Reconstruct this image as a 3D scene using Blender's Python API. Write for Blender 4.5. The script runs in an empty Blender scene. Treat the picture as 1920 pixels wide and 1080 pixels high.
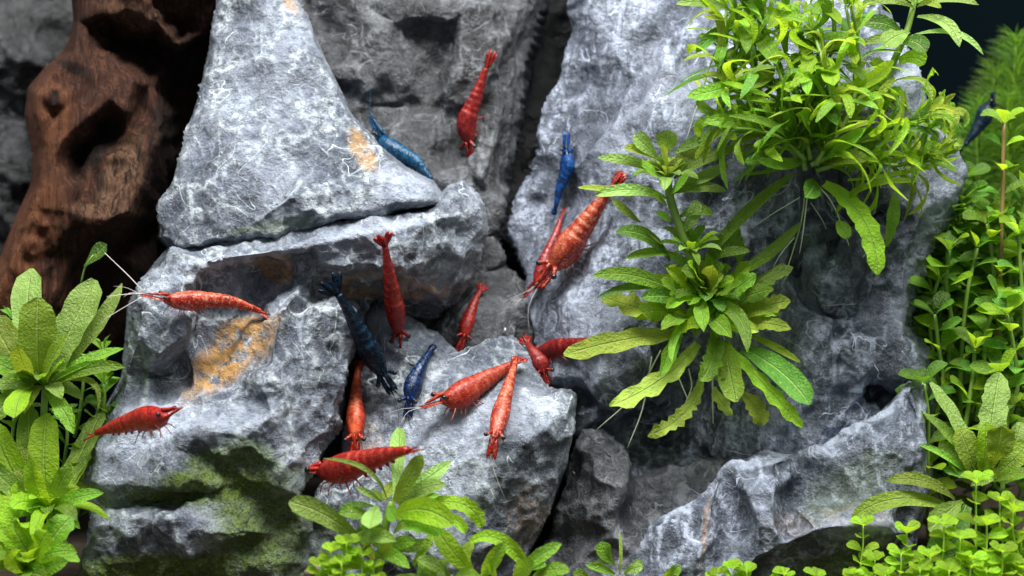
import bpy, math, random
import numpy as np
from mathutils import Vector
from mathutils.geometry import delaunay_2d_cdt
from mathutils.bvhtree import BVHTree

# ------------------------------------------------------------------ camera, world, lamp, exposure
S = 1e-4            # one photo pixel at the main rock is a tenth of a millimetre
D = 2700.0          # camera distance to that plane, in the same units
sc = bpy.context.scene
col = sc.collection
sc.render.engine = 'CYCLES'
sc.cycles.max_bounces = 5
sc.cycles.diffuse_bounces = 3
sc.cycles.glossy_bounces = 2
sc.cycles.transmission_bounces = 3
sc.cycles.caustics_reflective = False
sc.cycles.caustics_refractive = False
sc.cycles.use_denoising = True
sc.view_settings.view_transform = 'Standard'
sc.view_settings.look = 'None'
sc.view_settings.exposure = 0.0
sc.view_settings.gamma = 1.0
sc.view_settings.use_curve_mapping = False

cam = bpy.data.cameras.new('camera')
camo = bpy.data.objects.new('camera', cam)
col.objects.link(camo)
camo.location = (0, -D * S, 0)
camo.rotation_euler = (math.radians(90), 0, 0)
cam.sensor_width = 36
cam.lens = 36 * D / 1920
cam.clip_start = 0.01
cam.clip_end = 20
cam.dof.use_dof = True
cam.dof.focus_distance = (D + 10) * S
cam.dof.aperture_fstop = 17
sc.camera = camo

w = bpy.data.worlds.new('World')
sc.world = w
w.use_nodes = True
bg = w.node_tree.nodes['Background']
bg.inputs[0].default_value = (0.82, 0.91, 1.0, 1)
bg.inputs[1].default_value = 0.35

def area(name, loc, aim, sx, sy, watts, colr):
    L = bpy.data.lights.new(name, 'AREA')
    L.shape = 'RECTANGLE'; L.size = sx; L.size_y = sy
    L.energy = watts; L.color = colr
    o = bpy.data.objects.new(name, L); col.objects.link(o)
    o.location = loc
    o.rotation_euler = (Vector(aim) - Vector(loc)).to_track_quat('-Z', 'Y').to_euler()
    return o
# the aquarium's LED bar hangs over the tank, a little in front of the stones
area('aquarium_lamp', (0.03, -0.175, 0.37), (0.0, 0.02, 0.0), 0.46, 0.10, 7.5, (1.0, 0.985, 0.96))

# ------------------------------------------------------------------ helpers
rng = random.Random(7)
def W(px, py, d):
    k = (D + d) / D
    return np.array([(px - 960) * k, d, (540 - py) * k], float)

def tag(o, label=None, cat=None, group=None, kind=None):
    if label: o['label'] = label
    if cat: o['category'] = cat
    if group: o['group'] = group
    if kind: o['kind'] = kind
    return o

def empty(name, base):
    o = bpy.data.objects.new(name, None)
    o.empty_display_size = 0.005
    col.objects.link(o)
    o.location = Vector(base) * S
    o['ox'] = [float(v) for v in base]
    return o

def origin_of(o):
    while o is not None:
        if 'ox' in o.keys(): return np.array(list(o['ox']))
        o = o.parent
    return np.zeros(3)

def mk(name, verts, faces, mat, parent=None, smooth=True, base=None, uv=None, attr=None):
    verts = np.asarray(verts, float)
    if parent is not None: org = origin_of(parent)
    else: org = np.array(base, float) if base is not None else np.zeros(3)
    me = bpy.data.meshes.new(name)
    me.from_pydata(((verts - org) * S).tolist(), [], faces if isinstance(faces, list) else faces.tolist())
    if smooth:
        me.polygons.foreach_set('use_smooth', [True] * len(me.polygons))
    if uv is not None:
        lay = me.uv_layers.new(name='UVMap')
        li = np.empty(len(me.loops), dtype=np.int32)
        me.loops.foreach_get('vertex_index', li)
        lay.data.foreach_set('uv', np.asarray(uv, np.float32)[li].ravel())
    if attr is not None:
        for nm, arr in attr.items():
            a = me.color_attributes.new(nm, 'FLOAT_COLOR', 'POINT')
            a.data.foreach_set('color', np.asarray(arr, np.float32).ravel())
    me.materials.append(mat)
    o = bpy.data.objects.new(name, me)
    col.objects.link(o)
    if parent is not None: o.parent = parent
    else:
        o.location = Vector(org) * S
        o['ox'] = [float(v) for v in org]
    return o

def nrm(v):
    v = np.asarray(v, float); n = np.linalg.norm(v)
    return v / n if n > 1e-9 else v

def catmull(pts, n):
    p = [np.asarray(q, float) for q in pts]
    p = [2 * p[0] - p[1]] + p + [2 * p[-1] - p[-2]]
    out = []
    m = len(p) - 3
    for i in range(n):
        t = i / (n - 1) * m
        k = min(int(t), m - 1); f = t - k
        a, b, c, d_ = p[k], p[k + 1], p[k + 2], p[k + 3]
        out.append(0.5 * ((2 * b) + (c - a) * f + (2 * a - 5 * b + 4 * c - d_) * f * f + (3 * b - a - 3 * c + d_) * f ** 3))
    return np.array(out)

def tube_geo(path, radii, seg=6, cap=True):
    path = np.asarray(path); n = len(path)
    tg = np.gradient(path, axis=0)
    ref = np.array([0.13, -0.9, 0.4]); V = []; F = []
    for i in range(n):
        t = nrm(tg[i]); a = nrm(np.cross(t, ref)); b = np.cross(t, a)
        r = radii if np.isscalar(radii) else radii[i]
        for s in range(seg):
            th = 2 * math.pi * s / seg
            V.append(path[i] + r * (math.cos(th) * a + math.sin(th) * b))
    for i in range(n - 1):
        for s in range(seg):
            s2 = (s + 1) % seg
            F.append((i * seg + s, i * seg + s2, (i + 1) * seg + s2, (i + 1) * seg + s))
    if cap:
        F.append(tuple(range(seg - 1, -1, -1))); F.append(tuple((n - 1) * seg + s for s in range(seg)))
    return V, F

def tube(name, pts, radii, mat, parent, n=8, seg=6):
    path = catmull(pts, n)
    if not np.isscalar(radii):
        radii = np.interp(np.linspace(0, 1, n), np.linspace(0, 1, len(radii)), radii)
    V, F = tube_geo(path, radii, seg)
    return mk(name, V, F, mat, parent)

# ------------------------------------------------------------------ numpy noise
def h3(i, j, k, seed):
    h = (i * 374761393 + j * 668265263 + k * 2147483647 + seed * 1274126177) & 0xFFFFFFFF
    h = ((h ^ (h >> 13)) * 1274126177) & 0xFFFFFFFF
    h = ((h ^ (h >> 15)) * 2246822519) & 0xFFFFFFFF
    h = h ^ (h >> 16)
    return (h & 0xFFFFFF) / float(0xFFFFFF)

def vnoise(P, seed=0):
    Pi = np.floor(P).astype(np.int64); f = P - Pi
    f = f * f * f * (f * (f * 6 - 15) + 10)
    r = 0
    for a in (0, 1):
        for b in (0, 1):
            for c in (0, 1):
                wgt = (f[:, 0] if a else 1 - f[:, 0]) * (f[:, 1] if b else 1 - f[:, 1]) * (f[:, 2] if c else 1 - f[:, 2])
                r = r + wgt * h3(Pi[:, 0] + a, Pi[:, 1] + b, Pi[:, 2] + c, seed)
    return r * 2 - 1

def fbm(P, octv=4, seed=0, gain=0.5, ridged=False):
    r = np.zeros(len(P)); a = 1.0; tot = 0
    for o in range(octv):
        v = vnoise(P * 2.03 ** o + 17.3 * o, seed + o)
        if ridged: v = 1 - 2 * np.abs(v)
        r += a * v; tot += a; a *= gain
    return r / tot

def scallop(P, seed=0):
    Pi = np.floor(P).astype(np.int64); best = np.full(len(P), 9.0); sec = best.copy()
    for a in (-1, 0, 1):
        for b in (-1, 0, 1):
            for c in (-1, 0, 1):
                i, j, k = Pi[:, 0] + a, Pi[:, 1] + b, Pi[:, 2] + c
                dx = P[:, 0] - (i + h3(i, j, k, seed)); dy = P[:, 1] - (j + h3(i, j, k, seed + 1)); dz = P[:, 2] - (k + h3(i, j, k, seed + 2))
                v = (dx * dx + dy * dy + dz * dz) * 0.7 + 0.45 * h3(i, j, k, seed + 3)
                v = v + 0.7 * ((h3(i, j, k, seed + 4) - .5) * dx + (h3(i, j, k, seed + 5) - .5) * dy + (h3(i, j, k, seed + 6) - .5) * dz)
                sec = np.minimum(sec, np.maximum(best, v)); best = np.minimum(best, v)
    return (best - 0.4, np.exp(-((sec - best) / 0.07) ** 2))

# ------------------------------------------------------------------ node helpers
def new_mat(name):
    m = bpy.data.materials.new(name); m.use_nodes = True
    nt = m.node_tree
    p = nt.nodes['Principled BSDF']
    return m, nt, p
class N:
    def __init__(s, nt): s.nt = nt
    def add(s, typ, **kw):
        n = s.nt.nodes.new(typ)
        for k, v in kw.items(): setattr(n, k, v)
        return n
    def link(s, a, b): s.nt.links.new(a, b)
    def put(s, sock, v):
        if hasattr(v, 'links'): s.link(v, sock)
        else: sock.default_value = v
    def math(s, op, a, b=None, c=None, clamp=False):
        n = s.add('ShaderNodeMath', operation=op, use_clamp=clamp)
        s.put(n.inputs[0], a)
        if b is not None: s.put(n.inputs[1], b)
        if c is not None: s.put(n.inputs[2], c)
        return n.outputs[0]
    def mapr(s, v, a, b, c=0.0, d=1.0):
        n = s.add('ShaderNodeMapRange'); n.interpolation_type = 'SMOOTHSTEP'
        s.put(n.inputs[0], v)
        for i, x in enumerate((a, b, c, d)): n.inputs[i + 1].default_value = x
        return n.outputs[0]
    def mix(s, f, a, b, mode='MIX'):
        n = s.add('ShaderNodeMix', data_type='RGBA', blend_type=mode)
        s.put(n.inputs['Factor'], f)
        s.put(n.inputs[6], a if hasattr(a, 'links') else (*a, 1))
        s.put(n.inputs[7], b if hasattr(b, 'links') else (*b, 1))
        return n.outputs[2]
    def noise(s, vec, scale, detail=4, rough=0.55, dist=0.0):
        n = s.add('ShaderNodeTexNoise')
        s.link(vec, n.inputs['Vector'])
        n.inputs['Scale'].default_value = scale; n.inputs['Detail'].default_value = detail
        n.inputs['Roughness'].default_value = rough; n.inputs['Distortion'].default_value = dist
        return n.outputs['Fac'], n.outputs['Color']
    def voro(s, vec, scale, feature='F1'):
        n = s.add('ShaderNodeTexVoronoi', feature=feature)
        s.link(vec, n.inputs['Vector']); n.inputs['Scale'].default_value = scale
        return n.outputs['Distance']
    def ramp(s, f, stops):
        n = s.add('ShaderNodeValToRGB'); e = n.color_ramp.elements
        while len(e) < len(stops): e.new(0.5)
        for el, (p, c) in zip(e, stops): el.position = p; el.color = (*c, 1)
        s.put(n.inputs[0], f)
        return n.outputs[0]
    def bump(s, h, dist, strength=1.0, nrmin=None):
        n = s.add('ShaderNodeBump'); n.inputs['Strength'].default_value = strength
        n.inputs['Distance'].default_value = dist
        s.link(h, n.inputs['Height'])
        if nrmin is not None: s.link(nrmin, n.inputs['Normal'])
        return n.outputs[0]
    def pxcoord(s, kind='Object'):
        t = s.add('ShaderNodeTexCoord'); m = s.add('ShaderNodeVectorMath', operation='SCALE')
        s.link(t.outputs[kind], m.inputs[0]); m.inputs['Scale'].default_value = 1 / S
        return m.outputs[0]
    def vadd(s, a, b):
        m = s.add('ShaderNodeVectorMath', operation='ADD'); s.link(a, m.inputs[0]); s.put(m.inputs[1], b)
        return m.outputs[0]
    def vscale(s, a, k):
        m = s.add('ShaderNodeVectorMath', operation='SCALE'); s.link(a, m.inputs[0]); m.inputs['Scale'].default_value = k
        return m.outputs[0]

# ------------------------------------------------------------------ materials
def rock_material(name, dark, mid, light, vein=1.0, offs=0.0, bmp=15.0, streak=0.75):
    m, nt, p = new_mat(name); n = N(nt)
    c = n.vadd(n.pxcoord(), (offs, offs * .7, -offs))
    f1, _ = n.noise(c, 0.0075, 3, 0.55, 0.8)
    f2, _ = n.noise(c, 0.075, 4, 0.7, 0.1)
    f3, _ = n.noise(c, 0.20, 2, 0.6)
    tone = n.math('ADD', n.math('MULTIPLY', f1, 0.78), n.math('MULTIPLY', f2, 0.22))
    base = n.ramp(tone, [(0.36, dark), (0.50, mid), (0.64, light)])
    # pale crust and dark speckles
    pale = tuple(min(.7, v * 1.55) for v in light)
    base = n.mix(n.mapr(f3, 0.54, 0.70, 0, 0.35), base, pale)
    base = n.mix(n.mapr(f3, 0.46, 0.30, 0, 0.45), base, tuple(v * 0.55 for v in dark))
    # white calcite seams and hair-fine filaments
    _, wc = n.noise(c, 0.007, 2, 0.5)
    dc = n.vadd(c, n.vscale(wc, 130.0))
    v1 = n.voro(dc, 0.0045, 'DISTANCE_TO_EDGE')
    msk, _ = n.noise(c, 0.009, 2, 0.5)
    seam = n.math('MULTIPLY', n.mapr(v1, 0.014, 0.003), n.mapr(msk, 0.50, 0.66))
    _, wc2 = n.noise(c, 0.014, 2, 0.5)
    dc2 = n.vadd(c, n.vscale(wc2, 90.0))
    v2 = n.voro(dc2, 0.012, 'DISTANCE_TO_EDGE')
    msk2, _ = n.noise(n.vadd(c, (300., 50., 90.)), 0.013, 2, 0.5)
    fil = n.math('MULTIPLY', n.mapr(v2, 0.030, 0.002), n.mapr(msk2, 0.46, 0.60))
    w1, _ = n.noise(n.vadd(c, (77., 9., 400.)), 0.008, 2, 0.5, 1.0)
    line = n.mapr(n.math('ABSOLUTE', n.math('SUBTRACT', w1, 0.52)), 0.007, 0.001)
    line = n.math('MULTIPLY', line, n.mapr(msk2, 0.47, 0.60))
    at = n.add('ShaderNodeAttribute', attribute_name='stain'); sp = n.add('ShaderNodeSeparateColor')
    n.link(at.outputs['Color'], sp.inputs[0])
    # worn pale crust along the ridges, in patches
    rdg = n.math('MULTIPLY', at.outputs['Alpha'], n.mapr(f2, 0.40, 0.60, 0.1, 0.7))
    rdg = n.math('MULTIPLY', rdg, n.mapr(msk, 0.36, 0.56, 0.15, 1.0))
    white = n.math('MAXIMUM', n.math('MULTIPLY', seam, 0.85), n.math('MAXIMUM', n.math('MULTIPLY', fil, 0.16), n.math('MULTIPLY', line, 1.0)))
    white = n.math('MULTIPLY', n.math('MAXIMUM', white, rdg), vein)
    base = n.mix(white, base, tuple(min(.74, v * 2.6) for v in light))
    mp = n.add('ShaderNodeMapping'); n.link(c, mp.inputs[0])
    mp.inputs['Rotation'].default_value = (0, math.radians(-24), 0); mp.inputs['Scale'].default_value = (1.0, 1.0, 0.13)
    sk, _ = n.noise(mp.outputs[0], 0.040, 3, 0.6, 0.5)
    base = n.mix(n.math('MULTIPLY', n.math('MULTIPLY', n.mapr(sk, 0.56, 0.68), n.mapr(msk, 0.40, 0.55)), streak), base, tuple(min(.7, v * 2.0) for v in light))
    base = n.mix(n.math('MULTIPLY', n.mapr(sk, 0.44, 0.34), streak * .7), base, tuple(v * .6 for v in dark))
    # stains: R ochre, G algae, B pale patches
    g1, _ = n.noise(c, 0.035, 4, 0.7)
    och = n.math('MULTIPLY', sp.outputs[0], n.mapr(g1, 0.36, 0.56))
    base = n.mix(och, base, (0.50, 0.27, 0.075))
    base = n.mix(n.math('MULTIPLY', sp.outputs[2], n.mapr(g1, 0.34, 0.56, 0.2, 0.85)), base, tuple(min(.62, v * 1.75) for v in light))
    gm = n.math('MULTIPLY', sp.outputs[1], n.mapr(f2, 0.30, 0.55, 0.55, 1.0))
    base = n.mix(gm, base, n.ramp(f3, [(0.35, (0.030, 0.060, 0.005)), (0.65, (0.13, 0.19, 0.018))]))
    n.link(base, p.inputs['Base Color'])
    p.inputs['Roughness'].default_value = 0.38
    p.inputs['Specular IOR Level'].default_value = 0.5
    b1, _ = n.noise(c, 0.06, 6, 0.68, 0.2)
    hgt = n.math('MULTIPLY', b1, bmp)
    n.link(n.bump(hgt, S, 1.0), p.inputs['Normal'])
    return m

M = {}
M['rock_a'] = rock_material('grey_stone', (0.028, 0.036, 0.052), (0.094, 0.112, 0.148), (0.245, 0.275, 0.330), 1.0, 0., 18., 0.35)
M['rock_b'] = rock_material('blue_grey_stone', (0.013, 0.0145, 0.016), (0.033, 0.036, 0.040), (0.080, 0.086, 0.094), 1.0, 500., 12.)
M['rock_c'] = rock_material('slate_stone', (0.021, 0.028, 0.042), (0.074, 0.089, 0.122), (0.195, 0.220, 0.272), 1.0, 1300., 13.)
M['rock_e'] = rock_material('black_shade_stone', (0.004, 0.0045, 0.005), (0.011, 0.012, 0.013), (0.032, 0.034, 0.037), 0.5, 2900., 10.)  # far-left stone's own black; in the crevice it paints the shade
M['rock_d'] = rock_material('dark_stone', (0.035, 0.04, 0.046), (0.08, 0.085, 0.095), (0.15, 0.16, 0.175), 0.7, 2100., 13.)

def wood_material():
    m, nt, p = new_mat('wet_driftwood'); n = N(nt)
    c = n.pxcoord()
    mp = n.add('ShaderNodeMapping'); n.link(c, mp.inputs[0])
    mp.inputs['Rotation'].default_value = (0, math.radians(18), 0)
    mp.inputs['Scale'].default_value = (1.0, 1.0, 0.10)
    f1, _ = n.noise(mp.outputs[0], 0.085, 6, 0.68, 0.9)
    f2, _ = n.noise(c, 0.010, 4, 0.6, 0.6)
    base = n.ramp(f1, [(0.32, (0.010, 0.004, 0.003)), (0.5, (0.034, 0.013, 0.007)), (0.7, (0.085, 0.036, 0.019))])
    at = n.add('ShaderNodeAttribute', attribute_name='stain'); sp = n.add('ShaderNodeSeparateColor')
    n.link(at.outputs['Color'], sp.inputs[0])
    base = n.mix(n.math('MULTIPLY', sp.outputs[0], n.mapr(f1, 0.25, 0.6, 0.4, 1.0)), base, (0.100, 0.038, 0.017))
    base = n.mix(n.math('MULTIPLY', sp.outputs[1], n.mapr(f2, 0.3, 0.6, 0.5, 1.0)), base, (0.005, 0.003, 0.002))  # second channel paints shade into the wood: hollows and right side
    base = n.mix(n.math('MULTIPLY', sp.outputs[2], n.mapr(f1, 0.35, 0.6)), base, (0.11, 0.062, 0.036))
    n.link(base, p.inputs['Base Color'])
    p.inputs['Roughness'].default_value = 0.68
    p.inputs['Specular IOR Level'].default_value = 0.15
    n.link(n.bump(n.math('MULTIPLY', f1, 13.0), S, 1.0), p.inputs['Normal'])
    return m
M['wood'] = wood_material()

def leaf_material(name, dark, light, trans, tmix=0.42, rough=0.36, speck=0.5, midrib=(0.35, 0.5, 0.12)):
    m, nt, p = new_mat(name); n = N(nt)
    c = n.pxcoord()
    uv = n.add('ShaderNodeUVMap'); sx = n.add('ShaderNodeSeparateXYZ'); n.link(uv.outputs[0], sx.inputs[0])
    oi = n.add('ShaderNodeObjectInfo')
    f1, _ = n.noise(c, 0.03, 4, 0.6, 0.3)
    f2, _ = n.noise(c, 0.20, 3, 0.6)
    t = n.math('ADD', n.math('MULTIPLY', f1, 0.75), n.math('MULTIPLY', oi.outputs['Random'], 0.35))
    base = n.ramp(t, [(0.35, dark), (0.75, light)])
    av = n.math('ABSOLUTE', n.math('SUBTRACT', sx.outputs[1], 0.5))
    rib = n.mapr(av, 0.055, 0.015)
    base = n.mix(n.math('MULTIPLY', rib, 0.55), base, midrib)
    # side veins
    vv = n.math('SINE', n.math('MULTIPLY', n.math('SUBTRACT', sx.outputs[0], n.math('MULTIPLY', av, 0.35)), 55.0))
    base = n.mix(n.mapr(vv, 0.75, 1.0, 0, 0.05), base, midrib)
    base = n.mix(n.mapr(f2, 0.58, 0.72, 0, speck), base, (0.46, 0.62, 0.24))
    hs = n.add('ShaderNodeHueSaturation')
    n.link(base, hs.inputs['Color'])
    n.link(n.math('MULTIPLY_ADD', oi.outputs['Random'], 0.04, 0.48), hs.inputs['Hue'])
    n.link(n.math('MULTIPLY_ADD', oi.outputs['Random'], 0.4, 0.8), hs.inputs['Value'])
    n.link(hs.outputs[0], p.inputs['Base Color'])
    p.inputs['Roughness'].default_value = rough
    p.inputs['Specular IOR Level'].default_value = 0.35
    h = n.math('ADD', n.math('MULTIPLY', f2, 5.0), n.math('MULTIPLY', rib, -2.5))
    h = n.math('ADD', h, n.math('MULTIPLY', vv, 0.18))
    bn = n.bump(h, S, 0.9)
    n.link(bn, p.inputs['Normal'])
    tr = n.add('ShaderNodeBsdfTranslucent'); tr.inputs['Color'].default_value = (*trans, 1)
    n.link(bn, tr.inputs['Normal'])
    mx = n.add('ShaderNodeMixShader'); mx.inputs[0].default_value = tmix
    n.link(p.outputs[0], mx.inputs[1]); n.link(tr.outputs[0], mx.inputs[2])
    n.link(mx.outputs[0], nt.nodes['Material Output'].inputs[0])
    return m
M['green'] = leaf_material('mid_green_leaf', (0.07, 0.17, 0.012), (0.20, 0.38, 0.025), (0.42, 0.68, 0.03))
M['dark'] = leaf_material('deep_green_leaf', (0.030, 0.10, 0.008), (0.10, 0.24, 0.018), (0.22, 0.46, 0.02), 0.35)
M['lime'] = leaf_material('lime_leaf', (0.17, 0.32, 0.010), (0.32, 0.52, 0.02), (0.55, 0.80, 0.03), 0.5, 0.4, 0.12)
M['yellow'] = leaf_material('yellow_green_leaf', (0.20, 0.33, 0.02), (0.42, 0.52, 0.07), (0.60, 0.72, 0.08), 0.45)
M['pale'] = leaf_material('pale_frosted_leaf', (0.13, 0.24, 0.03), (0.28, 0.42, 0.10), (0.40, 0.62, 0.06), 0.34, 0.4, 0.7)
M['olive'] = leaf_material('olive_leaf', (0.10, 0.17, 0.012), (0.24, 0.33, 0.03), (0.40, 0.50, 0.03), 0.4)
M['moss'] = leaf_material('soft_green_leaf', (0.05, 0.15, 0.012), (0.14, 0.33, 0.03), (0.30, 0.58, 0.03), 0.4, 0.45, 0.1)

def plain(name, colr, rough=0.5, spec=0.4, var=0.25, scale=0.05):
    m, nt, p = new_mat(name); n = N(nt)
    c = n.pxcoord(); f, _ = n.noise(c, scale, 4, 0.6)
    n.link(n.mix(f, tuple(v * (1 - var) for v in colr), tuple(min(1, v * (1 + var)) for v in colr)), p.inputs['Base Color'])
    p.inputs['Roughness'].default_value = rough; p.inputs['Specular IOR Level'].default_value = spec
    return m
M['stem'] = plain('green_stem', (0.16, 0.27, 0.04))
M['stem_brown'] = plain('brown_stem', (0.20, 0.13, 0.04))
M['stem_lime'] = plain('lime_stem', (0.30, 0.48, 0.05))
M['root'] = plain('pale_root', (0.50, 0.55, 0.42))
M['root_green'] = plain('green_root', (0.30, 0.38, 0.12))
M['soil'] = plain('dark_soil', (0.05, 0.038, 0.028), 0.9, 0.1, 0.6, 0.03)
M['back'] = plain('tank_back_panel', (0.0016, 0.0036, 0.0046), 1.0, 0.0, 0.3, 0.002)
M['eye'] = plain('black_eye', (0.006, 0.006, 0.008), 0.15, 0.6)
M['pebble'] = plain('pebble', (0.16, 0.13, 0.10), 0.6, 0.3, 0.4, 0.05)
M['debris'] = plain('white_shed_flake', (0.75, 0.74, 0.68), 0.5)
M['feeler'] = plain('pale_feeler', (0.55, 0.50, 0.48), 0.4)

def shrimp_material(name, main, deep, pale, streak, sheen=0.5, glow=None):
    """main/deep shell colours, pale saddle and streak colour, streak amount"""
    m, nt, p = new_mat(name); n = N(nt)
    c = n.pxcoord()
    at = n.add('ShaderNodeAttribute', attribute_name='pattern'); sp = n.add('ShaderNodeSeparateColor')
    n.link(at.outputs['Color'], sp.inputs[0])     # R joint edges, G dorsal stripe, B belly
    f1, _ = n.noise(c, 0.085, 4, 0.65, 0.6)
    f2, _ = n.noise(c, 0.15, 3, 0.6, 1.2)
    base = n.mix(n.mapr(f1, 0.38, 0.62), deep, main)
    if glow: base = n.mix(n.math('MULTIPLY', sp.outputs[1], n.mapr(f1, 0.35, 0.6, 0.3, 1.0)), base, glow)
    st = n.math('MULTIPLY', n.mapr(f2, 0.54, 0.60), min(1, streak * 2.2))
    base = n.mix(st, base, pale)
    base = n.mix(n.math('MULTIPLY', sp.outputs[0], n.math('MULTIPLY', n.mapr(f1, 0.40, 0.6, 0.2, 1.0), min(1, 0.32 + streak))), base, pale)
    base = n.mix(n.math('MULTIPLY', sp.outputs[2], 0.35), base, tuple(0.6 * a + 0.4 * b for a, b in zip(main, pale)))
    n.link(base, p.inputs['Base Color'])
    p.inputs['Roughness'].default_value = 0.18
    p.inputs['Specular IOR Level'].default_value = sheen
    n.link(n.bump(n.math('MULTIPLY', f2, 2.2), S, 0.8), p.inputs['Normal'])
    tr = n.add('ShaderNodeBsdfTranslucent'); n.link(base, tr.inputs['Color'])
    mx = n.add('ShaderNodeMixShader'); mx.inputs[0].default_value = 0.30
    n.link(p.outputs[0], mx.inputs[1]); n.link(tr.outputs[0], mx.inputs[2])
    # the shell lets some of the stone show through, most along the belly and in clear patches
    cl = n.add('ShaderNodeBsdfTransparent'); mz = n.add('ShaderNodeMixShader')
    n.link(n.math('ADD', n.math('MULTIPLY', sp.outputs[2], 0.22), n.mapr(f1, 0.50, 0.34, 0.03, 0.20)), mz.inputs[0])
    n.link(mx.outputs[0], mz.inputs[1]); n.link(cl.outputs[0], mz.inputs[2])
    n.link(mz.outputs[0], nt.nodes['Material Output'].inputs[0])
    return m
M['s_red'] = shrimp_material('cherry_red_shell', (0.44, 0.020, 0.012), (0.25, 0.008, 0.007), (0.70, 0.20, 0.13), 0.08)
M['s_deep'] = shrimp_material('deep_red_shell', (0.30, 0.016, 0.012), (0.17, 0.007, 0.008), (0.50, 0.12, 0.09), 0.06)
M['s_stripe'] = shrimp_material('striped_red_shell', (0.42, 0.028, 0.014), (0.24, 0.009, 0.007), (0.74, 0.34, 0.20), 0.26, 0.5, (0.52, 0.10, 0.045))
M['s_orange'] = shrimp_material('orange_red_shell', (0.48, 0.034, 0.012), (0.28, 0.010, 0.007), (0.85, 0.36, 0.18), 0.10, 0.5, (0.75, 0.14, 0.04))
M['s_amber'] = shrimp_material('amber_red_shell', (0.38, 0.044, 0.020), (0.30, 0.018, 0.011), (0.70, 0.30, 0.18), 0.12, 0.4)
M['s_blue'] = shrimp_material('royal_blue_shell', (0.004, 0.070, 0.30), (0.002, 0.018, 0.095), (0.04, 0.20, 0.42), 0.12)
M['s_cobalt'] = shrimp_material('dark_cobalt_shell', (0.002, 0.020, 0.095), (0.001, 0.006, 0.032), (0.03, 0.12, 0.28), 0.12)
M['s_teal'] = shrimp_material('teal_blue_shell', (0.004, 0.072, 0.17), (0.002, 0.022, 0.062), (0.05, 0.24, 0.37), 0.16)
M['s_navy'] = shrimp_material('navy_black_shell', (0.003, 0.013, 0.030), (0.001, 0.003, 0.007), (0.015, 0.055, 0.10), 0.28, 0.3)
M['s_leg'] = shrimp_material('pale_red_limb', (0.42, 0.10, 0.07), (0.34, 0.07, 0.05), (0.6, 0.35, 0.28), 0.2)

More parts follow.
